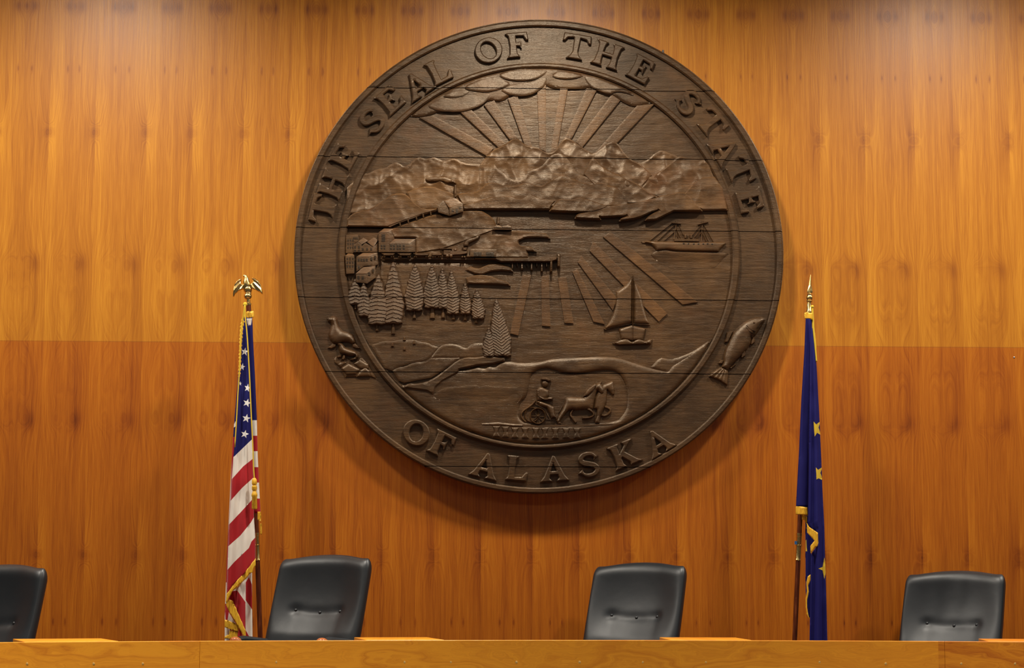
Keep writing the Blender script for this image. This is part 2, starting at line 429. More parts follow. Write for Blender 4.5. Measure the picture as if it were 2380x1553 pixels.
def vnoise(x, y, sc, seed=0):
    x = x / sc; y = y / sc; i = np.floor(x); j = np.floor(y); fx = x - i; fy = y - j
    fx = fx * fx * (3 - 2 * fx); fy = fy * fy * (3 - 2 * fy)
    a = hsh(i, j, seed); b2 = hsh(i + 1, j, seed); c = hsh(i, j + 1, seed); d = hsh(i + 1, j + 1, seed)
    return (a * (1 - fx) + b2 * fx) * (1 - fy) + (c * (1 - fx) + d * fx) * fy
def worley(x, y, sc, seed=0):
    x = x / sc; y = y / sc; i = np.floor(x); j = np.floor(y); best = np.full(x.shape, 9.0); gi = np.zeros(x.shape)
    for di in (-1, 0, 1):
        for dj in (-1, 0, 1):
            cx = i + di + hsh(i + di, j + dj, seed); cy = j + dj + hsh(i + di, j + dj, seed + 5)
            d = (x - cx) ** 2 + (y - cy) ** 2
            k = d < best; gi = np.where(k, hsh(i + di, j + dj, seed + 9), gi); best = np.minimum(best, d)
    return best, gi

FACE = -0.100                                                # front face of the seal board
SEAL = empty('carved_seal', tuple(P2W(1252, 597, 0)), 'large round dark carved wood seal with raised lettering on the back wall', 'seal')
def relief(name, poly, base, h, mat, parent=None, sp=4.0, bev=4.0, edge=0.55, fn=None, holes=(), smooth_out=0, jit=0.3, world_face=FACE, sink=0.003, side_smooth=False, sharp=True, mats=None, matfn=None):
    if smooth_out: poly = smoothline(poly, smooth_out, True)
    ar = sum(poly[i][0] * poly[(i + 1) % len(poly)][1] - poly[(i + 1) % len(poly)][0] * poly[i][1] for i in range(len(poly)))
    if ar < 0: poly = poly[::-1]
    loops = [resample(poly, sp)] + [resample(q, sp) for q in holes]
    pts = []; edges = []
    for L in loops:
        k = len(pts); pts += L; edges += [(k + i, k + (i + 1) % len(L)) for i in range(len(L))]
    nb = len(pts)
    bp = np.array(pts); x0, y0 = bp.min(0); x1, y1 = bp.max(0)
    gx, gy = np.meshgrid(np.arange(x0 + sp / 2, x1, sp), np.arange(y0 + sp / 2, y1, sp * 0.87))
    gx = gx + (np.arange(gx.shape[0]) % 2)[:, None] * sp / 2
    G = np.stack([gx.ravel(), gy.ravel()], 1)
    rs = np.random.RandomState(3); G = G + (rs.rand(*G.shape) - .5) * sp * jit
    insd = min(bev, sp * .9)
    if len(G):
        k = inpoly(G[:, 0], G[:, 1], poly)
        for q in holes: k &= ~inpoly(G[:, 0], G[:, 1], q)
        G = G[k]
    if len(G):
        d = distpoly(G, poly)
        for q in holes: d = np.minimum(d, distpoly(G, q))
        k = d > insd + sp * 0.45; G = G[k]; d = d[k]
    else: d = np.zeros(0)
    ins = []
    for L in loops:
        n_ = len(L)
        for i in range(n_):
            a, b2, c2 = np.array(L[i - 1]), np.array(L[i]), np.array(L[(i + 1) % n_])
            t_ = (c2 - a); t_ = t_ / (np.hypot(*t_) + 1e-9); ins += [b2 + np.array((t_[1], -t_[0])) * insd, b2 - np.array((t_[1], -t_[0])) * insd]
    ins = np.array(ins); k = inpoly(ins[:, 0], ins[:, 1], poly)
    for q in holes: k &= ~inpoly(ins[:, 0], ins[:, 1], q)
    ins = ins[k]
    if len(ins):
        d = distpoly(ins, poly)
        for q in holes: d = np.minimum(d, distpoly(ins, q))
        ins = ins[d > insd * .8]
    allp = [Vector(p) for p in pts] + [Vector(p) for p in ins] + [Vector(p) for p in G]
    vo, eo, fo, ov, oe, of = delaunay_2d_cdt(allp, edges, [], 0, 1e-4)
    xy = np.array([tuple(p) for p in vo])
    D = distpoly(xy, poly)
    for q in holes: D = np.minimum(D, distpoly(xy, q))
    fa = np.array([f for f in fo if len(f) == 3])
    cen = xy[fa].mean(1)
    k = inpoly(cen[:, 0], cen[:, 1], poly)
    for q in holes: k &= ~inpoly(cen[:, 0], cen[:, 1], q)
    fa = fa[k]; cen = cen[k]
    t = np.clip(D / max(bev, 1e-3), 0, 1); prof = edge + (1 - edge) * np.sqrt(np.clip(1 - (1 - t) ** 2, 0, 1))
    hh = base + h * prof
    if fn is not None: hh = hh + fn(xy[:, 0], xy[:, 1], D)
    hh = np.maximum(hh, base + h * 0.12)
    V3 = P2Wn(xy, world_face - base - h * 0.8); V3[:, 1] = world_face - hh
    # orientation: camera side
    n0 = np.cross(V3[fa[:, 1]] - V3[fa[:, 0]], V3[fa[:, 2]] - V3[fa[:, 0]])
    fl = n0[:, 1] > 0; fa[fl] = fa[fl][:, ::-1]
    # boundary edges -> walls
    cnt = {}
    for f in fa:
        for a, b2 in ((f[0], f[1]), (f[1], f[2]), (f[2], f[0])):
            cnt[(a, b2)] = 1
    bnd = [(a, b2) for (a, b2) in cnt if (b2, a) not in cnt]
    nv = len(V3); mp = {}; vs = [tuple(p) for p in V3]
    def low(i):
        if i not in mp:
            mp[i] = len(vs); p = V3[i]; vs.append((p[0], world_face - base + sink, p[2]))
        return mp[i]
    def dup(i):
        if ('d', i) not in mp:
            mp[('d', i)] = len(vs); vs.append(tuple(V3[i]))
        return mp[('d', i)]
    faces = [tuple(int(i) for i in f) for f in fa]; nf = len(faces)
    for a, b2 in bnd: faces.append((dup(b2), dup(a), low(a), low(b2)))
    mi = None; mm = mats or mat
    if matfn is not None: mi = list(matfn(cen)) + [0] * len(bnd)
    o = link_mesh(name, vs, faces, mm, parent or SEAL, True, mi)
    if sharp: split_sharp(o.data, 0.62, False)
    return o
def Zr(x0, y0, s): return lambda pts: [(x0 + a / s, y0 + b2 / s) for a, b2 in pts]
A = Zr(780, 300, 6.608); B = Zr(1060, 300, 6.608); Cc = Zr(1400, 300, 6.608); Dd = Zr(790, 480, 7.923); E = Zr(1040, 490, 7.923)
Ff = Zr(790, 590, 7.923); G_ = Zr(1000, 640, 7.923); Hh = Zr(1480, 490, 9.892); I_ = Zr(1380, 630, 8.628); J = Zr(1190, 850, 8.63)
K_ = Zr(740, 720, 8.625); L_ = Zr(1630, 720, 8.176); Mm = Zr(840, 770, 5.5475); Q = Zr(920, 130, 3.719)
R4 = Zr(1250, 400, 3.983); R5 = Zr(680, 780, 3.983); R6 = Zr(1250, 780, 3.983)
def ell(cx, cy, a, b2, n=180, t0=0, t1=2 * PI, incl=False):
    return [(cx + a * math.cos(t0 + (t1 - t0) * i / n), cy + b2 * math.sin(t0 + (t1 - t0) * i / n)) for i in range(n + (1 if incl else 0))]
def bar(pts, w, w2=None):
    """outline of a stroke of width w (px) along pts"""
    pts = [np.array(p, float) for p in pts]; n = len(pts); L = []; R = []
    for i, p in enumerate(pts):
        t = pts[min(i + 1, n - 1)] - pts[max(i - 1, 0)]; t = t / (np.hypot(*t) + 1e-9); nn = np.array((t[1], -t[0]))
        ww = w if w2 is None else w + (w2 - w) * i / (n - 1)
        if isinstance(w, (list, tuple)): ww = w[i]
        L.append(tuple(p + nn * ww / 2)); R.append(tuple(p - nn * ww / 2))
    return L + R[::-1]

def ripple(x, y, D): return 0.0016 * (vnoise(x, y * 4, 30, 1) - .5)
def crag(amp=0.012, sc=46, seed=0):
    def f(x, y, D):
        wx = x + 14 * vnoise(x, y, 30, seed + 3); wy = y + 14 * vnoise(x, y, 30, seed + 4)
        w1, _ = worley(wx, wy * 0.8, sc * .72, seed + 2); w2, _ = worley(wx + 7, wy, sc * .30, seed + 5)
        t = np.clip(D / 9, 0, 1)
        return t * amp * (1.15 * (w1 - 0.34) + 0.34 * (w2 - .3) + .35 * (vnoise(x, y, 70, seed) - .5))
    return f
# board, band and rings
outer = ell(1252, 597, 568, 550, 220)
relief('board', outer, -0.085, 0.085, V['seal'], sp=11, bev=3, edge=0.97, fn=ripple, sink=0.0)
relief('outer_rim', ell(1252, 597, 568, 550, 260), 0.0, 0.020, V['seal'], sp=4, bev=3, edge=0.65, holes=[ell(1252, 597.5, 554, 536.5, 260)], fn=lambda x, y, D: 0.0012 * (vnoise(x, y, 14, 2) - .5))
relief('inner_ring', ell(1253, 595, 467, 449, 260), 0.0, 0.028, V['seal'], sp=4, bev=3.5, edge=0.7, holes=[ell(1253, 595.5, 450, 438.5, 260)], fn=lambda x, y, D: 0.0012 * (vnoise(x, y, 14, 5) - .5))
relief('medallion_field', ell(1253, 595.5, 451, 439, 220), 0.0, 0.006, V['water'], sp=7, bev=1, edge=0.9, fn=lambda x, y, D: 0.0022 * (vnoise(x, y * 3.5, 34, 8) - .5) + 0.001 * (vnoise(x, y * 3, 12, 9) - .5))
M0 = 0.006
# mounting pin above the rim
p = P2W(1541, 124, -0.05); b = MB(); b.tube([p - Vector((0, 0, .02)), p + Vector((0, 0, .018))], 0.006, 10); b.build('mounting_pin', V['black'], SEAL)

# ---- lettering
GL = {
 'T': [[(0, 1), (1, 1), (1.02, .68), (.93, .68), (.84, .82), (.62, .86), (.60, .3), (.66, .14), (.80, 0), (.20, 0), (.34, .14), (.40, .3), (.38, .86), (.16, .82), (.07, .68), (-.02, .68)]],
 'H': [[(0, 1), (.42, 1), (.35, .86), (.33, .58), (.67, .58), (.65, .86), (.58, 1), (1, 1), (.90, .86), (.87, .5), (.90, .14), (1, 0), (.58, 0), (.65, .14), (.67, .44), (.33, .44), (.35, .14), (.42, 0), (0, 0), (.10, .14), (.13, .5), (.10, .86)]],
 'E': [[(0, 1), (.86, 1), (.9, .68), (.8, .68), (.70, .84), (.40, .86), (.40, .58), (.52, .62), (.6, .72), (.6, .34), (.52, .44), (.40, .46), (.40, .14), (.70, .16), (.84, .34), (.94, .34), (.90, 0), (0, 0), (.1, .14), (.13, .5), (.1, .86)]],
 'F': [[(0, 1), (.88, 1), (.92, .66), (.82, .66), (.72, .84), (.42, .86), (.42, .58), (.54, .62), (.62, .72), (.62, .34), (.54, .44), (.42, .46), (.44, .14), (.54, 0), (0, 0), (.12, .14), (.15, .5), (.12, .86)]],
 'L': [[(0, 1), (.5, 1), (.40, .86), (.38, .5), (.38, .14), (.66, .16), (.8, .36), (.9, .36), (.86, 0), (0, 0), (.1, .14), (.13, .5), (.1, .86)]],
 'A': [[(.47, 1.06), (.56, 1), (.86, .22), (1.02, 0), (.56, 0), (.66, .12), (.62, .26), (.36, .26), (.32, .12), (.42, 0), (-.02, 0), (.14, .22), (.40, .86)], [(.48, .74), (.58, .41), (.385, .41)]],
 'K': [[(0, 1), (.44, 1), (.36, .86), (.35, .58), (.60, .84), (.54, 1), (.98, 1), (.84, .90), (.54, .60), (.86, .16), (1.04, 0), (.58, 0), (.60, .12), (.40, .42), (.35, .38), (.36, .14), (.44, 0), (0, 0), (.1, .14), (.13, .5), (.1, .86)]],
 'O': [[(.5 + .52 * math.cos(t), .5 + .52 * math.sin(t)) for t in np.linspace(0, 2 * PI, 36, endpoint=False)],
       [(.5 + .27 * math.cos(t) - .05 * math.sin(t), .5 + .35 * math.sin(t)) for t in np.linspace(0, 2 * PI, 28, endpoint=False)]],
}
sc = smoothline([(.86, .72), (.78, .86), (.60, .94), (.36, .92), (.20, .78), (.26, .62), (.50, .52), (.74, .42), (.84, .26), (.74, .10), (.50, .04), (.26, .10), (.12, .30)], 2)
ws = [.30 - .23 * min(1, i / 4) if i < 4 else (.30 - .23 * min(1, (len(sc) - 1 - i) / 4) if i > len(sc) - 5 else .08 + .15 * math.sin(PI * i / (len(sc) - 1))) for i in range(len(sc))]
GL['S'] = [bar(sc, ws)]
LET = [('T', 751, 486, 1), ('H', 772.6, 428.5, 1), ('E', 800.7, 363, 1), ('S', 864.5, 281, 1), ('E', 908.5, 231, 1), ('A', 970, 197, 1), ('L', 1023, 163, 1),
       ('O', 1135.7, 116.6, 1), ('F', 1205, 104, 1), ('T', 1339, 108, 1), ('H', 1412, 127, 1), ('E', 1491, 160.6, 1), ('S', 1600, 237, 1), ('T', 1654, 285, 1),
       ('A', 1684, 349, 1), ('T', 1720, 397, 1), ('E', 1744, 467, 1), ('O', 967.5, 1006, -1), ('F', 1029, 1034, -1), ('A', 1128, 1083, -1), ('L', 1205, 1089, -1),
       ('A', 1287.7, 1090, -1), ('S', 1368, 1080, -1), ('K', 1451, 1056, -1), ('A', 1529, 1028, -1)]
WID = dict(T=64, H=66, E=57, F=58, L=58, A=66, K=66, O=62, S=56)
for ch, x, y, s in LET:
    ph = math.atan2((y - 597) / 497, (x - 1252) / 510)
    t = np.array((-510 * math.sin(ph), 497 * math.cos(ph))) * s; t /= np.hypot(*t); u = np.array((t[1], -t[0]))
    loops = [[tuple(np.array((x, y)) + t * (gx - .5) * WID[ch] + u * (gy - .5) * 57) for gx, gy in g] for g in GL[ch]]
    relief('letter', loops[0], 0.0, 0.024, V['seal'], sp=3, bev=2.2, edge=0.82, holes=loops[1:])

# ---- sky: rays and clouds
def ringpt(x): # on the inner ellipse, upper half
    return 595.5 - 437.5 * math.sqrt(max(0, 1 - ((x - 1253) / 449) ** 2))
for q in ([(205, 535), (320, 515), (845, 800), (785, 865)], [(550, 480), (650, 465), (955, 765), (885, 790)], [(762, 425), (850, 385), (1050, 710), (985, 725)],
          [(968, 370), (1050, 340), (1180, 790), (1115, 775)], [(1222, 300), (1297, 250), (1297, 830), (1240, 800)], [(1420, 280), (1487, 283), (1395, 810), (1335, 845)],
          [(1650, 280), (1740, 290), (1520, 715), (1455, 725)], [(1865, 335), (1940, 385), (1612, 790), (1555, 745)], [(2085, 430), (2235, 415), (1915, 750), (1720, 840)]):
    relief('sun_ray', Q(q), M0, 0.013, V['rays'], sp=4, bev=1.5, edge=0.96)
cb = smoothline(Q([(108, 518), (200, 530), (300, 510), (370, 480), (540, 488), (650, 465), (740, 430), (800, 378), (880, 395), (940, 380), (990, 342), (1060, 352), (1150, 345), (1230, 310), (1300, 250), (1330, 270), (1400, 287), (1480, 292), (1600, 290), (1675, 268), (1740, 302), (1850, 345), (1890, 347), (1950, 392), (2040, 435), (2100, 435), (2212, 405)]), 1)
x1, x0 = cb[-1][0], cb[0][0]
relief('cloud', cb + [(x1 + (x0 - x1) * i / 30, ringpt(x1 + (x0 - x1) * i / 30)) for i in range(0, 31)], M0, 0.016, V['figure'], sp=4, bev=7, edge=0.4, fn=lambda x, y, D: 0.003 * (vnoise(x, y, 22, 3) - .5))
for q, hh in (([(880, 165), (950, 205), (1080, 220), (1200, 205), (1270, 170), (1325, 130), (1300, 112), (1100, 104), (950, 125)], .014),
              ([(1340, 170), (1400, 195), (1500, 202), (1580, 190), (1630, 165), (1500, 128), (1400, 118)], .013),
              ([(1620, 170), (1640, 215), (1700, 280), (1850, 335), (1890, 312), (1960, 310), (2080, 350), (1980, 280), (1800, 205), (1700, 165)], .013),
              ([(590, 280), (650, 300), (780, 315), (900, 290), (960, 260), (1000, 240), (880, 162), (760, 185), (620, 245)], .012),
              ([(400, 345), (450, 360), (520, 362), (600, 340), (650, 302), (590, 278), (500, 290)], .010),
              ([(265, 435), (370, 478), (540, 486), (650, 463), (740, 426), (800, 373), (840, 317), (650, 312), (520, 370), (400, 352), (320, 395)], .008),
              ([(895, 290), (960, 330), (1060, 349), (1150, 342), (1230, 307), (1300, 245), (1328, 135), (1200, 215), (1000, 242)], .009)):
    q = smoothline(Q(q), 1, True); ya = min(p[1] for p in q); yb = max(p[1] for p in q)
    relief('cloud', q, M0 + .010, hh + .004, V['figure'], sp=3, bev=4, edge=0.75, fn=lambda x, y, D, ya=ya, yb=yb, hh=hh: -(hh - .001) * np.clip(1 - (y - ya) / (yb - ya) * 1.15, 0, 1) + 0.002 * (vnoise(x, y, 18, 4) - .5))

# ---- mountains and hills, back to front
def rng(name, poly, h, sp=3.6, amp=.012, sc=46, seed=0, mat='mount', bev=6, so=0, base=M0):
    h *= 1.32 if name in ('mountain', 'foothill') else (1.15 if name == 'peninsula' else 1)
    return relief(name, poly, base, h, V[mat], sp=sp, bev=bev * .6, edge=0.72, fn=crag(amp * 1.05, sc, seed), smooth_out=so)
LR = 806
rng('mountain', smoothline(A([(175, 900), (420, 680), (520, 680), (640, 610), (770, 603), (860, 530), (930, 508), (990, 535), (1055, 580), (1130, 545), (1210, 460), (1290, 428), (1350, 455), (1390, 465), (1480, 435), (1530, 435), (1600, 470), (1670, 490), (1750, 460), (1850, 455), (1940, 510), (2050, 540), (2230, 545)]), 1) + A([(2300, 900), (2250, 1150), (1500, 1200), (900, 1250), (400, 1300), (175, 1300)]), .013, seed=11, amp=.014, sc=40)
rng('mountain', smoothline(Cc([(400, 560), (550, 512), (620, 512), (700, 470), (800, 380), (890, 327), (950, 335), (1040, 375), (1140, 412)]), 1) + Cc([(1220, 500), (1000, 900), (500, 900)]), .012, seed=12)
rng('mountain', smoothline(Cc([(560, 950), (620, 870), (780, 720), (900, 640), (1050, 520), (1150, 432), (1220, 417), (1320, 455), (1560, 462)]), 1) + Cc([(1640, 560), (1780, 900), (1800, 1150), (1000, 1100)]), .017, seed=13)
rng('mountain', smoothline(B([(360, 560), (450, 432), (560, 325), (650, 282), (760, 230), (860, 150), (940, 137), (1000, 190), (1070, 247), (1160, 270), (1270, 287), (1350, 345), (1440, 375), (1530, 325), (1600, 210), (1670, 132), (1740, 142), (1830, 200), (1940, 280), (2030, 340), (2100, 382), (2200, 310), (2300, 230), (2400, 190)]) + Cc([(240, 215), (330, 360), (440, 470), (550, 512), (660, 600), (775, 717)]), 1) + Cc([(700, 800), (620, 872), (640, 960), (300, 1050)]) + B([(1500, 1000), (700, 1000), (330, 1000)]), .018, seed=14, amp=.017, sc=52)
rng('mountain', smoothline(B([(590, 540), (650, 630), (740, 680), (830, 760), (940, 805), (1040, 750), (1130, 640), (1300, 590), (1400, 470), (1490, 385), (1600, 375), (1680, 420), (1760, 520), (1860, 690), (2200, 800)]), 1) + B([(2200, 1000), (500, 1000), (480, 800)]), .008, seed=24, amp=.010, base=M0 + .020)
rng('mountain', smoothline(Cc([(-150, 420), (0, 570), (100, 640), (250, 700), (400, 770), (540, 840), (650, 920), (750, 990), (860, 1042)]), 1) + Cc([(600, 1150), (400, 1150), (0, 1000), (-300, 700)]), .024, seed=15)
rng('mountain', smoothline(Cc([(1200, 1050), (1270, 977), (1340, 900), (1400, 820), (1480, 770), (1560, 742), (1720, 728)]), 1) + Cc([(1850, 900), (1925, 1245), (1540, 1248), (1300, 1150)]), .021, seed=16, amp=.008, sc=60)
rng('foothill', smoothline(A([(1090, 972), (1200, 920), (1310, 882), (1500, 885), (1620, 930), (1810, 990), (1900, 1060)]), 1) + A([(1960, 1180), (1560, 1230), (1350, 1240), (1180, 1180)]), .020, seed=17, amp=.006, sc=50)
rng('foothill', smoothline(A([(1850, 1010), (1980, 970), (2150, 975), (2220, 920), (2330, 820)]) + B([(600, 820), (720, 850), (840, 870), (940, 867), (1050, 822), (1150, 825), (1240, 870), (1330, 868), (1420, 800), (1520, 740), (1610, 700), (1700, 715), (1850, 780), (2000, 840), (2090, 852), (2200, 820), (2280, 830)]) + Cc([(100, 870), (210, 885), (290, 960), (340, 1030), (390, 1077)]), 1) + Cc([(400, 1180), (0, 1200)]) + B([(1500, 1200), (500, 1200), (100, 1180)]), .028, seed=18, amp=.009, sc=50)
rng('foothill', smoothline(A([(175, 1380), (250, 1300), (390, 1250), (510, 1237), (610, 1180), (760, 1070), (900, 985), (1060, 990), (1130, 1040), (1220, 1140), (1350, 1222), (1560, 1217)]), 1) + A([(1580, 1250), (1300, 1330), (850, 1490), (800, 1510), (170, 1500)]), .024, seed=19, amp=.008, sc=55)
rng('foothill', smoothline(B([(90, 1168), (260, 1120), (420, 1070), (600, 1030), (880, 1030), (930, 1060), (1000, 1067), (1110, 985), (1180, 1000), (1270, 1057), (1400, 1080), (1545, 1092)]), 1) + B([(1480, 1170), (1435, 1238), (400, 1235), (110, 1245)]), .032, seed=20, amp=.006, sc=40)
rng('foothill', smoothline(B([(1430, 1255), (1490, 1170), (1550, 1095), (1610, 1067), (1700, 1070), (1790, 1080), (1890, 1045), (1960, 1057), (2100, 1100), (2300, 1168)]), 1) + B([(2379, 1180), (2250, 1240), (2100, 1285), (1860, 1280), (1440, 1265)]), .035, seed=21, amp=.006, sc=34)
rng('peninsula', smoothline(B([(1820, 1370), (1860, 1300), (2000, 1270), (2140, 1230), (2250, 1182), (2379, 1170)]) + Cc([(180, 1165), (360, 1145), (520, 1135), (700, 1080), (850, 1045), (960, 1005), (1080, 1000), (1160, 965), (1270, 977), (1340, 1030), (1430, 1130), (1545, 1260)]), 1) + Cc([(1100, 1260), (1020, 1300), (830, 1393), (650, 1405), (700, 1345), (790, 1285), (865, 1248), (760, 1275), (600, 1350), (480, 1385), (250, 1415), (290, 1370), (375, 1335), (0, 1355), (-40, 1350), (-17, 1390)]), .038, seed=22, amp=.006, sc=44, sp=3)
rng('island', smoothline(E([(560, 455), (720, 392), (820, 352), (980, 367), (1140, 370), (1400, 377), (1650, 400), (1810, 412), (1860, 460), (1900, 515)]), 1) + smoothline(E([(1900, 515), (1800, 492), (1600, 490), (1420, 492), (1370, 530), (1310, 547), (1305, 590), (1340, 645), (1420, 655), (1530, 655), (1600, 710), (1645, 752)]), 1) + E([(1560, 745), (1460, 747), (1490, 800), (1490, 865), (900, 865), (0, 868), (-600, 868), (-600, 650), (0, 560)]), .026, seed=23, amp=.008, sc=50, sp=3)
rng('near_hill', smoothline([(905, 534), (946, 519), (977, 509), (999, 501), (1016, 498), (1043, 503), (1067, 495), (1077, 488), (1117, 488), (1128, 495), (1140, 502), (1149, 512), (1154, 526)], 1) + [(1150, 536), (1117, 548), (1080, 562), (1030, 580), (966, 590), (966, 553), (915, 553)], .032, seed=25, amp=.009, sc=48)
relief('shore_bank', [(884, 606), (1163, 610), (1185, 620), (1095, 625), (1110, 640), (1090, 662), (1075, 700), (884, 705)], M0, .012, V['water'], sp=5, bev=14, edge=0.2, fn=crag(.003, 60, 26))
rng('sand_spit', smoothline(E([(430, 1025), (500, 1055), (590, 1062), (680, 1020), (780, 982), (900, 975), (1000, 985), (1160, 1032), (1215, 1120)]), 1) + E([(1000, 1100), (800, 1115), (640, 1175), (500, 1160), (330, 1090)]), .022, seed=27, amp=.003, sp=3)
rng('sand_spit', smoothline(E([(330, 1230), (560, 1175), (780, 1192), (900, 1250), (1070, 1290), (1130, 1330), (1165, 1382)]), 1) + E([(1130, 1370), (800, 1350), (500, 1345), (370, 1338)]), .022, seed=28, amp=.003, sp=3)
# lower ground
def circ_clip(pts): # keep inside the inner ring
    o = []
    for x, y in pts:
        r = math.hypot((x - 1253) / 448, (y - 595.5) / 436)
        o.append((x, y) if r <= 1 else (1253 + (x - 1253) / r, 595.5 + (y - 595.5) / r))
    return o
rng('near_shore', circ_clip(smoothline(Mm([(120, 180), (220, 150), (290, 125), (400, 130), (480, 110), (560, 112), (680, 110), (760, 140), (850, 147), (930, 190), (1010, 202)]), 1) + Mm([(940, 290), (830, 385), (680, 405), (480, 465), (400, 510), (270, 500)])), .012, seed=31, amp=.005, sc=60, mat='seal')
rng('near_shore', smoothline(Mm([(800, 395), (900, 335), (980, 230), (1050, 172), (1150, 160), (1260, 180), (1350, 227), (1420, 167), (1480, 152), (1600, 160)]), 1) + Mm([(1620, 340), (1350, 345), (930, 345), (850, 400)]), .016, seed=32, amp=.005, sc=60, mat='seal')
rng('near_shore', circ_clip(smoothline(Mm([(400, 510), (470, 467), (560, 455), (680, 402), (810, 395), (900, 337)]), 1) + Mm([(1350, 337), (1240, 375), (1050, 510), (900, 600), (550, 665), (480, 640)])), .014, seed=33, amp=.004, sc=60, mat='seal')
crest = smoothline(Mm([(1150, 560), (1260, 497), (1340, 500), (1430, 477), (1510, 455), (1590, 485), (1640, 442), (1720, 470), (1780, 402), (1860, 382), (1950, 392), (2050, 410)]) + R6([(0, 250), (150, 212), (400, 205), (600, 190), (750, 207), (900, 257), (1040, 300), (1200, 327)]), 1)
hol = smoothline(J([(430, 128), (560, 60), (700, 40), (850, 80), (1050, 150), (1300, 160), (1600, 112), (1900, 77), (2060, 95), (2170, 160), (2230, 260), (2300, 400), (2330, 700), (2300, 900), (2100, 1140), (1500, 1172), (1000, 1185), (500, 1198), (280, 1150), (140, 1060), (130, 900), (160, 720), (270, 640), (320, 500), (350, 300), (370, 200)]), 1, True)
arc = ell(1253, 595.5, 448, 436.5, 60, math.radians(26), math.radians(154), True)
fgp = [(1552, 862), (1620, 840)] + arc[2:] + [(905, 860)] + Mm([(470, 690), (530, 725), (610, 672), (700, 680)]) + crest[2:]
fg_c = Mm([(700, 680), (820, 662), (950, 600), (1080, 500)])
fgp = circ_clip([(1560, 850)] + arc + Mm([(400, 600), (540, 700)]) + fg_c + crest[3:])
rng('foreground_hill', fgp, .016, seed=34, amp=.0035, sc=70, mat='seal') if False else relief('foreground_hill', fgp, M0, .016, V['seal'], sp=4, bev=12, edge=.3, fn=crag(.0045, 70, 34), holes=[hol])
rng('near_shore', circ_clip(smoothline(Mm([(530, 727), (610, 670), (700, 682), (820, 662), (950, 600), (1080, 500), (1240, 372), (1350, 335), (1480, 340), (1600, 318), (1700, 330), (1850, 330)]), 1) + Mm([(1850, 385), (1700, 420), (1500, 440), (1260, 492), (1240, 540), (1050, 640), (960, 720), (930, 820), (840, 770)])), .024, seed=35, amp=.004, sc=60, mat='seal')
relief('near_shore', circ_clip(smoothline(R6([(1040, 300), (1130, 200), (1200, 218), (1270, 215), (1400, 165), (1500, 120), (1600, 100)]), 1) + R6([(1590, 130), (1400, 400), (1210, 350)])), M0, .014, V['seal'], sp=4, bev=7, edge=.5, fn=crag(.003, 60, 36))
relief('near_shore', smoothline(Mm([(900, 840), (1000, 762), (1090, 722), (1200, 711), (1340, 702), (1450, 688), (1500, 700), (1540, 711), (1600, 696), (1700, 705), (1900, 722), (2020, 718)]), 1) + Mm([(2080, 840), (1980, 980), (1500, 1000), (1100, 950)]), M0 + .014, .007, V['seal'], sp=4, bev=4, edge=.7, fn=lambda x, y, D: -.0068 * np.clip((y - 898) / 34, 0, 1))
relief('ground_strip', [(1095, 985), (1160, 981.5), (1190, 985.5), (1250, 988), (1380, 986), (1440, 983.5), (1450, 985), (1380, 990.5), (1270, 993), (1190, 991.5), (1120, 989)], M0 + .012, .008, V['figure'], sp=4, bev=3, edge=.4)
# lower rays
for q in (G_([(1700, 0), (1860, 0), (1620, 1110), (1470, 1070)]), G_([(2045, 20), (2180, 0), (2215, 940), (2055, 930)]), R4([(185, 980), (262, 970), (330, 1400), (245, 1395)]),
          R4([(320, 925), (365, 895), (620, 1410), (515, 1385)]), R4([(370, 835), (400, 770), (735, 1170), (695, 1280)]), R4([(480, 730), (510, 640), (1200, 1310), (1120, 1385)]), R4([(605, 600), (670, 550), (1480, 1205), (1340, 1225)])):
    relief('water_ray', q, M0, 0.010, V['rays'], sp=4, bev=1.5, edge=0.96)

# ---- trees
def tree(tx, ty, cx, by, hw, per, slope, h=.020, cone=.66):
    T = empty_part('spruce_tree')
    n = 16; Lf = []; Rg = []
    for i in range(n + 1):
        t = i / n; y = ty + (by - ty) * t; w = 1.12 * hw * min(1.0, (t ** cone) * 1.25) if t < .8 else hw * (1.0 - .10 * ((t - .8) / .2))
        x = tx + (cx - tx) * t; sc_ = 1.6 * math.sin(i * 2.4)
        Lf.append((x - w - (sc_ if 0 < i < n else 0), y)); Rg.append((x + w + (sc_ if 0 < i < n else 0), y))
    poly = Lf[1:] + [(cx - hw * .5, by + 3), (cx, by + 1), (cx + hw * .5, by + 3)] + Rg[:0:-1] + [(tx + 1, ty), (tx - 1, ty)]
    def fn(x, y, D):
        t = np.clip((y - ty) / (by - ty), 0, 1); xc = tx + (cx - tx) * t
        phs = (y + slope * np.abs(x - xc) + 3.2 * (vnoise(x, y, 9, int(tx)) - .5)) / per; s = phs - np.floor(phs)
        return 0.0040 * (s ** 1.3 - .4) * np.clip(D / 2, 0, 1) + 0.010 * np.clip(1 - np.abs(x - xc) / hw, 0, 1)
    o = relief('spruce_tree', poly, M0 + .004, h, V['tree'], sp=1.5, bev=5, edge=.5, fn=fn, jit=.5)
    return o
def empty_part(n): return None
TR = [(826, 648, 825, 707, 17, 8, -.25), (845, 655, 847, 734, 16, 8, -.2), (880, 638, 876, 753, 23, 9, -.1), (914, 609, 914, 751, 24, 9, -.25), (965, 614, 963, 721, 22, 7, .4), (1004, 616, 1004, 715, 20, 7, .4),
      (1028, 622, 1030, 716, 16, 6.5, .45), (1049, 627, 1053, 729, 17, 6.5, .5), (1081, 656, 1082, 729, 14, 6, .6), (1108, 672, 1112, 740, 16, 6, .6), (1136, 761, 1137, 828, 15, 6.5, .7), (1153, 695, 1168, 827, 23, 7, .7)]
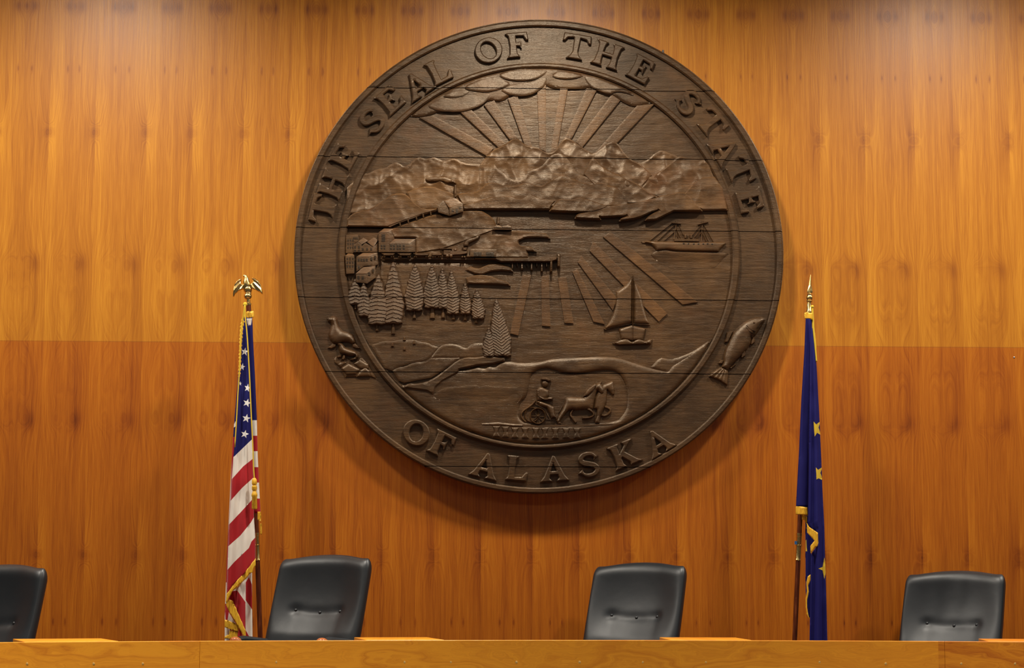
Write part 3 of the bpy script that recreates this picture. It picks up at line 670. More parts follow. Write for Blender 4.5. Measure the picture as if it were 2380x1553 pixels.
TRK = {0: (826, 720, 5), 2: (876, 770, 5), 3: (914, 777, 6), 4: (963, 741, 5), 5: (1005, 741, 8), 6: (1030, 740, 6), 7: (1054, 744, 6), 8: (1081, 745, 5), 9: (1107, 752, 5)}
for i in (0, 1, 3, 2, 4, 6, 5, 7, 8, 9, 11, 10):
    tr = TR[i]; o = tree(*tr, h=.018 + .002 * (i % 3))
    if i in TRK:
        x, yb, w = TRK[i]
        tk = relief('trunk', [(x - w / 2, tr[3] - 6), (x + w / 2, tr[3] - 6), (x + w * .8, yb), (x - w * .8, yb)], M0 + .002, .010, V['figure'], sp=2, bev=2.5, edge=.3)
        tk.parent = o

# ---- buildings
def plane_part(name, poly, h, mat, parent, tilt=0.0, base=M0, side=0.0):
    ys = [p[1] for p in poly]; xs = [p[0] for p in poly]; y0, y1, x0, x1 = min(ys), max(ys), min(xs), max(xs)
    return relief(name, poly, base, h, mat, parent=None, sp=5, bev=.5, edge=.99,
                  fn=lambda x, y, D: tilt * ((y - y0) / (y1 - y0 + 1e-6) - 1) + side * ((x - x0) / (x1 - x0 + 1e-6)))
def building(name, h, roofs=(), walls=(), sides=(), wins=(), chim=(), base=M0):
    root = None; parts = []
    for q in walls: parts.append(plane_part(name if root is None else 'wall', q, h, V['figure'], None, base=base)); root = root or parts[0]
    for q in sides: parts.append(plane_part('wall', q, h, V['figure'], None, side=-.010, base=base))
    for q in roofs: parts.append(plane_part('roof', q, h + .002, V['rays'], None, tilt=.012, base=base))
    for q in chim: parts.append(relief('chimney', q, base, h, V['figure'], sp=2, bev=3, edge=.3))
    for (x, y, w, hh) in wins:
        parts.append(relief('window', [(x - w / 2, y - hh / 2), (x + w / 2, y - hh / 2), (x + w / 2, y + hh / 2), (x - w / 2, y + hh / 2)], base + h, .0012, V['dark'], sp=4, bev=.4, edge=.9))  # thin raised box, its dark colour painting the shade of a carved recess
    for p_ in parts:
        if p_ is not root: p_.parent = root
    return root
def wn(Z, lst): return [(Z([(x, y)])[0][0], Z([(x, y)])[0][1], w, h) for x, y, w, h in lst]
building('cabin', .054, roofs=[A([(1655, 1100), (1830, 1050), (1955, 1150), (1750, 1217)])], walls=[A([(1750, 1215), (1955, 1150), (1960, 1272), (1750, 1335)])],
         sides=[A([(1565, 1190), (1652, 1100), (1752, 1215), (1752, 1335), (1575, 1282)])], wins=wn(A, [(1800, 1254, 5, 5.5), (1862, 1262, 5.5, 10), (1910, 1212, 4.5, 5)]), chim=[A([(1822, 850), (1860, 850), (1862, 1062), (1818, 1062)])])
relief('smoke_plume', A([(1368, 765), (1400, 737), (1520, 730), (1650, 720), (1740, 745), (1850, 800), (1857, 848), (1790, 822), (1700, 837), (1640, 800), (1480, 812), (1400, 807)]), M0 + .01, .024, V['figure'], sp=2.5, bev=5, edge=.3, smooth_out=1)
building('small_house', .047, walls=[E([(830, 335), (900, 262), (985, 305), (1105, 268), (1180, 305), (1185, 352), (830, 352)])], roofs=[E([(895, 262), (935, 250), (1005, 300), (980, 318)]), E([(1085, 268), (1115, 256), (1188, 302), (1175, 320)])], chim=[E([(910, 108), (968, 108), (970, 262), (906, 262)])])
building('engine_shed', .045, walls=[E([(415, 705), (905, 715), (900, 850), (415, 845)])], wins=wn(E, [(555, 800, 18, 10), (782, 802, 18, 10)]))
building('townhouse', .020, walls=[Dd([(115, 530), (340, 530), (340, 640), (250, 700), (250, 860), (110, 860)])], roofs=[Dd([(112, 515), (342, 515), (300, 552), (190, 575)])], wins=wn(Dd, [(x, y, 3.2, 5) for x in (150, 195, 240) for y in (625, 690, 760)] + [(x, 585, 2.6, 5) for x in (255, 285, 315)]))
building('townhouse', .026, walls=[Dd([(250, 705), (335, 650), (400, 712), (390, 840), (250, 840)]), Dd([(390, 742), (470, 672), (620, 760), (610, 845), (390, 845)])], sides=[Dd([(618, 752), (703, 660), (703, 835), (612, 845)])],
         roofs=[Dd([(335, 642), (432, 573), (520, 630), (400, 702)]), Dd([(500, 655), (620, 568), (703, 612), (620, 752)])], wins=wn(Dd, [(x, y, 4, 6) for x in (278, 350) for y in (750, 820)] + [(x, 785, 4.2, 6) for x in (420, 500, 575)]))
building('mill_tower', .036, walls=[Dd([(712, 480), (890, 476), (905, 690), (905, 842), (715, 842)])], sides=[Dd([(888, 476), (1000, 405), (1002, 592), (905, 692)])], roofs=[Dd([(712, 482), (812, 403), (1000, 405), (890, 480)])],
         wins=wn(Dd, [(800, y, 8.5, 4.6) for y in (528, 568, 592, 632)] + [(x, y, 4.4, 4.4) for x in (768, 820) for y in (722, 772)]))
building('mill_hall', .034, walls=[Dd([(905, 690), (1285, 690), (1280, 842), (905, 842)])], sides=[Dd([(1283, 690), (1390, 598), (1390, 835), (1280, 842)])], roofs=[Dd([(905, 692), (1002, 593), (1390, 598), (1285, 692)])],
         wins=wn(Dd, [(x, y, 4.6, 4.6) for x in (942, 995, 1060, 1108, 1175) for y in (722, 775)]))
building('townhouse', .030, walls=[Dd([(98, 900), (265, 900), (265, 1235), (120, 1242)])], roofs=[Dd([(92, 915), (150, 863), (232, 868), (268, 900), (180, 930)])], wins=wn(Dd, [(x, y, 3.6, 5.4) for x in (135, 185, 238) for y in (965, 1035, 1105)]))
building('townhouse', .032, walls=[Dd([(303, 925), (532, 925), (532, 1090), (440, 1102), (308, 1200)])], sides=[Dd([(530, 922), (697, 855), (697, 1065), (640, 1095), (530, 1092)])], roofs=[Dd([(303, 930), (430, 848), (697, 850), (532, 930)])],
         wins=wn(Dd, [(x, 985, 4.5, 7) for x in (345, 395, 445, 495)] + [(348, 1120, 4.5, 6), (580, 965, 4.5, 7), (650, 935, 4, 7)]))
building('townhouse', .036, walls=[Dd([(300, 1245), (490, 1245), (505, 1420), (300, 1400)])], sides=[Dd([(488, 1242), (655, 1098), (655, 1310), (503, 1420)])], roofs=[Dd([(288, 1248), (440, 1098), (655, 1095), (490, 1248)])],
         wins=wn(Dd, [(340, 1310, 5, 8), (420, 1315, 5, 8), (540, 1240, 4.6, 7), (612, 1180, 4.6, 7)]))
# trestle
tb = relief('trestle', bar(A([(820, 1500), (860, 1478), (980, 1425), (1080, 1388), (1190, 1355), (1300, 1300), (1390, 1280), (1460, 1248), (1565, 1240)]), 3.2), M0 + .02, .020, V['figure'], sp=2.5, bev=2, edge=.4)
for x, y0_, y1_ in ((985, 1435, 1505), (1110, 1385, 1462), (1235, 1335, 1405), (1340, 1290, 1372), (1455, 1260, 1335)):
    o = relief('trestle_post', A([(x - 16, y0_), (x + 14, y0_), (x + 26, y1_), (x + 2, y1_)]), M0 + .02, .012, V['figure'], sp=2, bev=1.5, edge=.4); o.parent = tb
# wharf and posts
wh = relief('wharf', E([(-1230, 862), (0, 858), (900, 857), (1480, 857), (1900, 848), (2030, 835), (2022, 912), (1900, 947), (980, 947), (880, 902), (0, 888), (-1230, 880)]), M0 + .012, .030, V['figure'], sp=3, bev=3, edge=.4)
for x, y0_, y1_, w in ((1195, 950, 1085, 50), (1285, 950, 1040, 40), (1372, 950, 1095, 60), (1465, 950, 1040, 40), (1550, 950, 1105, 60), (1645, 950, 1045, 44), (1738, 950, 1130, 56), (1825, 950, 1050, 46), (1912, 860, 1135, 64), (2052, 790, 1042, 74)):
    o = relief('wharf_post', E([(x - w / 2, y0_), (x + w / 2, y0_), (x + w / 2 - 6, y1_ - 15), (x, y1_), (x - w / 2 + 6, y1_ - 15)]), M0 + .004, .026 if x < 1900 else .042, V['figure'], sp=2, bev=3.4, edge=.15); o.parent = wh
# train
def boxp(name, q, base, h, parent=None, bev=1.5, edge=.4, sp=2.2, mat='figure'):
    o = relief(name, q, base, h, V[mat], sp=sp, bev=bev, edge=edge)
    if parent: o.parent = parent
    return o
def disc(name, c, r, base, h, parent=None, n=12, mat='figure'): return boxp(name, ell(c[0], c[1], r, r, n), base, h, parent, bev=r * .7, edge=.2, sp=1.6, mat=mat)
TB = M0 + .026
loco = boxp('locomotive', Dd([(1900, 800), (2070, 805), (2345, 812), (2350, 870), (2240, 890), (2060, 900), (1905, 900)]), TB, .018)
boxp('cab_roof', Dd([(1845, 768), (2068, 772), (2065, 795), (1880, 797)]), TB, .024, loco); boxp('cab', Dd([(1905, 795), (2045, 795), (2045, 850), (1905, 850)]), TB, .020, loco)
boxp('smokestack', Dd([(2255, 750), (2352, 750), (2335, 812), (2270, 812)]), TB, .024, loco); disc('steam_dome', Dd([(2125, 800)])[0], 4, TB, .021, loco)
for x, r in ((1980, 5), (2045, 5), (2255, 3), (2298, 3)): disc('wheel', Dd([(x, 908 if r == 5 else 925)])[0], r, TB, .024, loco)
boxp('cowcatcher', Dd([(2330, 880), (2400, 900), (2425, 935), (2330, 935)]), TB, .016, loco)
for x0_, x1_, tap in ((765, 1008, 1), (1062, 1318, 1), (1350, 1648, 1), (1690, 1882, 0)):
    k = 45 if tap else 0
    cr = boxp('freight_car', Dd([(x0_, 855), (x1_, 855), (x1_ - k * .4, 908), (x0_ + k, 908)]), TB, .018)
    for xw in (x0_ + 25, x0_ + 60, x1_ - 60, x1_ - 25): disc('wheel', Dd([(xw, 928)])[0], 2.3, TB, .016, cr)
boxp('smoke_plume', E([(300, 655), (298, 600), (320, 555), (380, 510), (500, 482), (560, 440), (600, 435), (605, 468), (560, 525), (460, 572), (400, 600), (380, 655)]), TB, .020, None, bev=4, edge=.3)
# steamship
hull = relief('steamship', Hh([(105, 705), (260, 690), (600, 700), (1300, 715), (1960, 712), (2045, 728), (2050, 755), (1960, 850), (1880, 940), (1500, 935), (900, 920), (700, 890), (460, 915), (420, 850), (340, 765), (260, 740), (130, 725)]), M0, .020, V['figure'], sp=2.2, bev=7, edge=.35)
boxp('deckhouse', Hh([(850, 638), (1430, 642), (1440, 720), (850, 712)]), M0, .018, hull)
for q in ([(1085, 530), (1160, 530), (1150, 645), (1090, 645)], [(1220, 540), (1280, 540), (1290, 645), (1215, 645)]): boxp('funnel', Hh(q), M0, .022, hull, bev=3)
for q, w in (([(918, 218), (880, 480), (850, 710)], 2.4), ([(1515, 215), (1500, 480), (1490, 715)], 2.4)): boxp('mast', bar(Hh(q), w), M0, .014, hull)
for q in ([(800, 280), (1015, 300)], [(1405, 318), (1645, 258)]): boxp('yard', bar(Hh(q), 2.8), M0, .014, hull)
for q in ([(800, 290), (560, 480), (300, 690)], [(890, 310), (480, 690)], [(870, 480), (620, 695)], [(905, 320), (940, 620)], [(960, 300), (1065, 560)], [(1485, 310), (1270, 570)], [(1485, 400), (1330, 620)], [(1500, 480), (1380, 640)],
          [(1525, 300), (1650, 510), (1760, 710)], [(1510, 400), (1640, 690)], [(1500, 500), (1590, 700)], [(900, 400), (1000, 620)]):
    boxp('rigging', bar(Hh(q), 1.9), M0, .010, hull, bev=1, sp=2.5)
for x, y in ((1080, 755), (1185, 760), (1310, 765), (1420, 763), (1530, 765), (1630, 760), (1735, 770)): disc('porthole', Hh([(x, y)])[0], 2.6, M0 + .0195, .0012, hull, mat='dark')
relief('wave', smoothline(Hh([(330, 1000), (440, 930), (560, 893), (670, 883), (780, 925), (1000, 930), (1500, 945), (1900, 957), (2100, 975)]), 1) + Hh([(1800, 1300), (900, 1350), (500, 1200)]), M0, .010, V['water'], sp=4, bev=4, edge=.7, fn=lambda x, y, D: -.0098 * np.clip((y - 583) / 30, 0, 1))
# sailboat
hu = boxp('sailboat', I_([(500, 1160), (760, 1080), (1050, 1150), (1015, 1300), (990, 1390), (770, 1400), (550, 1370)]), M0, .020, None, bev=6, edge=.3)
boxp('sail', I_([(785, 108), (620, 290), (450, 410), (455, 560), (430, 720), (380, 880), (300, 1030), (205, 1165), (480, 1110), (772, 1040)]), M0, .024, hu, bev=9, edge=.35)
boxp('sail', I_([(800, 110), (860, 270), (960, 500), (1010, 720), (1075, 930), (1132, 1065), (800, 1052)]), M0, .022, hu, bev=9, edge=.35)
boxp('mast', bar(I_([(789, 85), (790, 560), (785, 1350)]), 3.0), M0, .030, hu); boxp('boom', bar(I_([(205, 1165), (480, 1100), (775, 1048)]), 2.6), M0, .029, hu); boxp('boom', bar(I_([(790, 1052), (1130, 1066)]), 2.4), M0, .029, hu)
for q in ([(530, 1175), (760, 1100)], [(820, 1110), (1010, 1165)], [(560, 1260), (650, 1235), (655, 1215), (560, 1215)], [(1000, 1275), (900, 1235), (905, 1215)]): boxp('plank', bar(I_(q), 1.5), M0, .023, hu)
relief('wave', smoothline(I_([(380, 1440), (450, 1420), (520, 1378), (640, 1352), (700, 1368), (770, 1425), (850, 1368), (940, 1357), (1040, 1412), (1100, 1370), (1180, 1360)]), 1) + I_([(1150, 1470), (500, 1490)]), M0, .024, V['water'], sp=2.5, bev=5, edge=.3)
# farmer, seeder and horses in the hollow
wh1 = relief('wheel', ell(*J([(520, 1010)])[0], 19, 19.5, 32), M0, .022, V['figure'], sp=1.8, bev=1.6, edge=.4, holes=[ell(*J([(520, 1010)])[0], 15.8, 16.3, 28)])
c = np.array(J([(520, 1010)])[0])
for k in range(8):
    a_ = k * PI / 4 + .05; d = np.array((math.cos(a_), math.sin(a_)))
    o = boxp('spoke', bar([tuple(c + d * 2), tuple(c + d * 16.2)], 1.7), M0, .016, wh1)
disc('hub', tuple(c), 3.2, M0, .024, wh1)
relief('wheel', ell(*J([(395, 985)])[0], 17.5, 18.5, 28), M0, .012, V['figure'], sp=1.8, bev=1.6, edge=.4, holes=[ell(*J([(395, 985)])[0], 14.5, 15.5, 24)])
pl = boxp('seeder_frame', bar(smoothline(J([(470, 700), (420, 770), (330, 840), (230, 900), (180, 980), (200, 1060), (290, 1140)]), 2), 5), M0, .014, None, bev=2.5, edge=.25)
boxp('frame_bar', bar(J([(440, 740), (560, 810), (660, 870), (760, 1060), (900, 1065)]), 3.4), M0, .014, pl, bev=2)
boxp('drawbar', bar(J([(680, 1075), (900, 1085)]), 1.8), M0, .012, pl)
man = boxp('farmer', J([(495, 640), (485, 560), (500, 480), (545, 420), (620, 425), (740, 495), (745, 600), (690, 660), (560, 720), (500, 700)]), M0, .024, None, bev=7, edge=.25)
boxp('head', ell(*J([(668, 355)])[0], 8.2, 9.5, 20), M0, .024, man, bev=7, edge=.2); boxp('hat', J([(578, 262), (620, 235), (700, 230), (760, 262), (790, 305), (740, 325), (670, 300), (590, 290)]), M0, .030, man, bev=3, edge=.4)
boxp('arm', bar(smoothline(J([(525, 470), (520, 590), (600, 660), (690, 670), (760, 655), (825, 665)]), 1), 7), M0, .031, man, bev=3.5, edge=.3)
boxp('leg', J([(500, 690), (620, 720), (760, 775), (850, 825), (865, 960), (895, 1045), (780, 1062), (750, 950), (700, 850), (560, 800), (500, 740)]), M0, .026, man, bev=6, edge=.25)
fh = boxp('horse', J([(1820, 380), (1900, 350), (1980, 320), (2030, 298), (2045, 370), (2062, 470), (2055, 580), (2010, 592), (1975, 540), (1915, 490), (1905, 620), (1900, 720), (1850, 860), (1800, 950), (1780, 1000), (1765, 1110), (1770, 1160), (1660, 1157), (1660, 1090), (1700, 1000), (1700, 880), (1640, 860), (1660, 650), (1720, 520), (1780, 450)]), M0, .018, None, bev=9, edge=.2)
boxp('leg', bar(smoothline(J([(1850, 820), (1940, 850), (1985, 900), (1940, 970), (1860, 1010), (1790, 990)]), 1), 6), M0, .013, fh, bev=3, edge=.2)
nh = boxp('horse', J([(1070, 660), (1100, 632), (1200, 622), (1300, 632), (1430, 632), (1500, 560), (1590, 450), (1690, 360), (1750, 330), (1805, 308), (1795, 360), (1860, 470), (1852, 550), (1800, 582), (1755, 555), (1715, 500), (1695, 560), (1680, 640), (1660, 720), (1635, 850), (1600, 900), (1500, 870), (1400, 875), (1280, 895), (1200, 880), (1140, 900), (1060, 985), (1000, 1075), (970, 1125), (1025, 1170), (930, 1178), (888, 1105), (920, 1020), (1000, 880), (1050, 760)]), M0, .030, None, bev=12, edge=.2)
boxp('leg', bar(smoothline(J([(1510, 850), (1600, 910), (1655, 970), (1600, 1030), (1500, 1050), (1405, 1045)]), 1), [8, 7.5, 7, 6.5, 6, 5.5, 5.5, 5, 5, 5, 6, 6][:len(smoothline([(0, 0)] * 6, 1))]), M0, .024, nh, bev=3.5, edge=.2)
boxp('leg', bar(smoothline(J([(1230, 870), (1160, 980), (1230, 1070), (1290, 1150)]), 1), 6.5), M0, .016, nh, bev=3, edge=.2)
boxp('mane', J([(1425, 630), (1500, 480), (1600, 390), (1700, 345), (1700, 420), (1640, 510), (1530, 600)]), M0, .037, nh, bev=4, edge=.4)
boxp('tail', J([(1085, 650), (1030, 740), (935, 940), (975, 900), (1040, 780), (1085, 690)]), M0, .020, nh, bev=3)
# wheat sheaves
for i, (x, y0_, y1_) in enumerate(((1153.7, 990, 1016), (1175, 991, 1017), (1197, 993.5, 1018.5), (1220.7, 993.5, 1019), (1245.6, 994, 1020), (1266.5, 994, 1020), (1291, 994.5, 1020), (1316, 994.5, 1019), (1341, 994.5, 1019))):
    ym = (y0_ + y1_) / 2
    relief('wheat_sheaf', [(x - 9.5, y0_), (x + 9.5, y0_), (x + 7, y0_ + 6), (x + 4.5, ym), (x + 7.5, y1_ - 4), (x + 9, y1_), (x - 9, y1_), (x - 7.5, y1_ - 4), (x - 4.5, ym), (x - 7, y0_ + 6)], M0 + .014, .009, V['seal'], sp=1.6, bev=4, edge=.25, fn=lambda X_, Y_, D: .0010 * np.sin(X_ * 1.3))
# seals on ice
ice = boxp('ice_floe', K_([(310, 1000), (350, 930), (600, 965), (700, 1060), (820, 980), (880, 960), (1000, 1080), (1060, 1200), (1190, 1410), (1050, 1340), (560, 1350), (540, 1390), (450, 1180), (320, 1060)]), 0, .008, None, bev=4, edge=.3)
for q in ([(450, 1175), (600, 1073), (842, 1195), (760, 1300), (560, 1310)], [(690, 1085), (820, 985), (1010, 1090), (1020, 1200), (842, 1190)], [(850, 1207), (940, 1143), (1040, 1222), (1045, 1335), (760, 1345), (800, 1260)], [(385, 1100), (440, 1050), (590, 1045), (450, 1160)]): boxp('ice_block', K_(q), .004, .013, ice, bev=7, edge=.3)
sl = boxp('seal_animal', K_([(165, 175), (200, 140), (290, 118), (340, 135), (375, 180), (380, 240), (420, 340), (480, 410), (600, 440), (690, 500), (730, 580), (740, 650), (690, 690), (600, 650), (520, 645), (450, 660), (360, 690), (290, 675), (230, 600), (200, 510), (215, 420), (255, 300), (235, 255), (185, 235)]), 0, .032, None, bev=16, edge=.1)
boxp('flipper', K_([(290, 670), (370, 685), (345, 750), (260, 787), (185, 767)]), 0, .014, sl, bev=4); boxp('flipper', K_([(670, 690), (740, 665), (855, 782), (760, 782), (690, 750)]), 0, .014, sl, bev=4)
s2 = boxp('seal_animal', K_([(362, 675), (420, 655), (470, 665), (510, 710), (540, 755), (640, 790), (750, 830), (800, 890), (805, 950), (740, 1005), (640, 1015), (615, 992), (700, 960), (735, 925), (600, 925), (540, 905), (480, 890), (430, 860), (405, 800), (408, 725)]), .004, .030, None, bev=9, edge=.15)
for q in ([(410, 905), (470, 895), (460, 950), (390, 972), (358, 940)], [(500, 895), (548, 905), (540, 980), (510, 1012), (458, 1000)]): boxp('flipper', K_(q), .004, .020, s2, bev=3)
# fish
fi = boxp('salmon', L_([(1222, 165), (1210, 150), (1150, 128), (1050, 130), (950, 165), (820, 230), (700, 330), (610, 430), (530, 600), (460, 750), (430, 880), (430, 980), (385, 1085), (510, 1155), (560, 1085), (650, 985), (760, 880), (880, 750), (950, 640), (970, 530), (1040, 480), (1085, 420), (1150, 320), (1218, 210)]), 0, .036, None, bev=20, edge=.1)
relief('tail', L_([(372, 1083), (505, 1150), (517, 1250), (495, 1442), (330, 1330), (148, 1262), (180, 1210)]), 0, .020, V['figure'], sp=2, bev=4, edge=.5, fn=lambda x, y, D: .0018 * np.sin(26 * np.arctan2(y - 845, x - 1690.5))).parent = fi
for q in ([(485, 430), (612, 400), (570, 500), (505, 622), (432, 627), (465, 540)], [(325, 1003), (370, 960), (435, 955), (405, 1032), (330, 1032)], [(970, 515), (1025, 520), (1022, 620), (930, 697), (940, 600)], [(768, 770), (838, 758), (838, 880), (770, 927), (748, 900)], [(535, 1105), (650, 1010), (662, 1050), (560, 1137)]): boxp('fin', L_(q), 0, .016, fi, bev=3)
for q in ([(1210, 180), (1130, 240), (1080, 330)], [(860, 290), (920, 370), (1040, 410)], [(850, 330), (930, 430), (1040, 462)]): boxp('gill_line', bar(smoothline(L_(q), 1), 1.3), .033, .004, fi, bev=.6, mat='dark')
disc('eye', L_([(1005, 243)])[0], 2.6, .034, .004, fi)
# small stumps on the left shore
for x, y in ((400, 175), (555, 100), (555, 225), (680, 145)): boxp('stump', Mm([(x - 14, y - 25), (x + 14, y - 25), (x + 22, y + 25), (x - 22, y + 25)]), M0 + .008, .012, None, bev=3)

# ------------------------------------------------------------------ desk
def railY(X): return -1.76 - 0.09 * (X - 0.55) ** 2
ZT = 0.81
def rail_seg(mb, x0, x1, d0, d1, z0, z1, n):
    vs = []; fs = []
    for i in range(n + 1):
        x = x0 + (x1 - x0) * i / n; y = railY(x); t = Vector((1, -0.18 * (x - .55), 0)).normalized(); nn = Vector((-t.y, t.x, 0))
        p0 = Vector((x, y, 0)) + nn * d0; p1 = Vector((x, y, 0)) + nn * d1
        vs += [(p0.x, p0.y, z0), (p0.x, p0.y, z1), (p1.x, p1.y, z1), (p1.x, p1.y, z0)]
    for i in range(n):
        for k in range(4):
            k2 = (k + 1) % 4; fs.append((i * 4 + k, i * 4 + k2, (i + 1) * 4 + k2, (i + 1) * 4 + k))
    fs.append((0, 3, 2, 1)); fs.append((n * 4, n * 4 + 1, n * 4 + 2, n * 4 + 3))
    mb.add(vs, fs)
DESK = empty('dais_desk', (0.55, -1.76, -0.45), 'long curved oak dais desk rail running across the bottom of the view', 'desk')
xj1 = P2W(471, 1520, -2.0).x; xj2 = P2W(2201, 1520, -1.98).x
for x0_, x1_ in ((-3.6, xj1), (xj1, xj2), (xj2, 4.6)):
    b = MB(); rail_seg(b, x0_ + .0003, x1_ - .0003, 0, 0.045, ZT - .30, ZT, 14); b.build('rail_panel', V['oak'], DESK, bevel=.002)
b = MB(); rail_seg(b, -3.6, 4.6, 0.01, 0.04, -0.45, ZT - .30, 30); b.build('front_panel', V['oak'], DESK)
for x in (62, 217, 331, 641, 939.5, 1047, 1200, 1347, 1494, 1641, 1905.5, 2059, 2235, 2360):
    y = 1543 if x < 350 or x > 2000 else 1539.5
    Yp = -2.0
    for _ in range(4): Yp = railY(P2W(x, y, Yp).x)
    p = P2W(x, y, Yp); b = MB(); b.lathe(p + Vector((0, .004, 0)), (0, -1, 0), [(0, .0065), (.0045, .0065), (.0055, .0045), (.0058, 0)], 14)
    b.build('wood_plug', V['plug'], DESK, smooth=True)
CABL = ['oak cabinet top behind the desk rail, right of the cropped leftmost chair', 'oak cabinet top behind the desk rail, right of the armed chair', 'oak cabinet top right of the chair beside the blue flag', 'oak cabinet top at the right frame edge beside the rightmost chair']
for i, (xl, xr) in enumerate(((93, 290), (849, 1033), (1575, 1767), (2306, 2560))):
    X0 = P2W(xl, 1487, -2.0).x; X1 = P2W(xr, 1487, -2.0).x
    y0_ = min(railY(X0), railY(X1)) + .05; 
    sg = .09 * ((X1 - X0) / 2) ** 2 + .062; f = [(X0, railY(X0) + sg), (X1, railY(X1) + sg)]
    ang = math.atan(.10 * ((X0 + X1) / 2 - .55)); dep = .70
    k = [(f[1][0] + dep * math.sin(ang), f[1][1] + dep * math.cos(ang)), (f[0][0] + dep * math.sin(ang), f[0][1] + dep * math.cos(ang))]
    q = f + k; root = empty('desk_cabinet', ((X0 + X1) / 2, (f[0][1] + k[0][1]) / 2, 0), CABL[i], 'cabinet', 'oak cabinets between the chairs')
    def prism(q, z0, z1, ins=0.0):
        cx = sum(p[0] for p in q) / 4; cy = sum(p[1] for p in q) / 4
        qq = [(cx + (p[0] - cx) * (1 - ins), cy + (p[1] - cy) * (1 - ins)) for p in q]
        return [(x, y, z0) for x, y in qq] + [(x, y, z1) for x, y in qq], [(3, 2, 1, 0), (4, 5, 6, 7)] + [(j, (j + 1) % 4, 4 + (j + 1) % 4, 4 + j) for j in range(4)]
    b = MB(); b.add(*prism(q, ZT - .028, ZT + .001)); b.build('cabinet_top', V['oak'], root, bevel=.002)
    b = MB(); b.add(*prism(q, 0, ZT - .0285, .05)); b.build('cabinet_body', V['oak'], root)

# ------------------------------------------------------------------ chairs
def chair_back():
    n, mrows = 64, 40; vs = []; fs = []
    Hb = 0.60
    def ring(t):
        # t 0..1 up the back; returns ring of (x, y, z)
        w = 0.286 + 0.004 * math.sin(PI * min(1, t * 1.1))
        th = 0.058
        cap = 1.0
        if t > .90: cap = math.sqrt(max(0.0, 1 - ((t - .90) / .10) ** 2)) * .98 + .02
        if t < .05: cap = .5 + 10 * t
        pts = []
        for k in range(n):
            a = 2 * PI * k / n; ca, sa = math.cos(a), math.sin(a)
            ex = 2 / 4.5
            x = w * math.copysign(abs(ca) ** ex, ca); y = th * math.copysign(abs(sa) ** (2 / 2.6), sa)
            s_ = x / w
            if t > .90:
                x *= (.90 + .10 * cap); y *= cap
            z = Hb * t + (0.050 * (1 - s_ * s_) + .016 * abs(s_) ** 7) * max(0, (t - .55) / .45) ** 1.5
            # front is -y : wings come forward, back gently dished, lumbar swell low down
            front = 1 if y < 0 else 0
            y2 = y - 0.044 * s_ ** 2 + (0.028 * math.sin(PI * min(1, max(0, (t - .35) / .65))) if front else 0.0) * (1 - s_ ** 4)
            if front:
                for bx, bt in ((-.145, .570), (.010, .552), (.140, .560)):
                    d2 = ((x - bx) / .020) ** 2 + ((Hb * (t - bt)) / .022) ** 2
                    y2 += .014 * math.exp(-d2)
                    d3 = ((x - bx) / .012) ** 2
                    y2 += .004 * math.exp(-d3) * (1 if t < bt else 0) * max(0, 1 - (bt - t) / .35)
                pass
            y2 += -0.035 * (t - .5) ** 2 * 0
            pts.append((x, y2, z))
        return pts
    ts = [i / mrows for i in range(mrows)] + [.985, .995, 1.0]
    ts = [i * .0225 for i in range(41)] + [.915, .93, .945, .96, .972, .983, .991, .997, 1.0]
    for t in ts: vs += ring(t)
    R = len(ts)
    for i in range(R - 1):
        for k in range(n):
            k2 = (k + 1) % n; fs.append((i * n + k, i * n + k2, (i + 1) * n + k2, (i + 1) * n + k))
    fs.append(tuple(range(n))[::-1]); fs.append(tuple((R - 1) * n + k for k in range(n)))
    return vs, fs
RECL = math.radians(16)
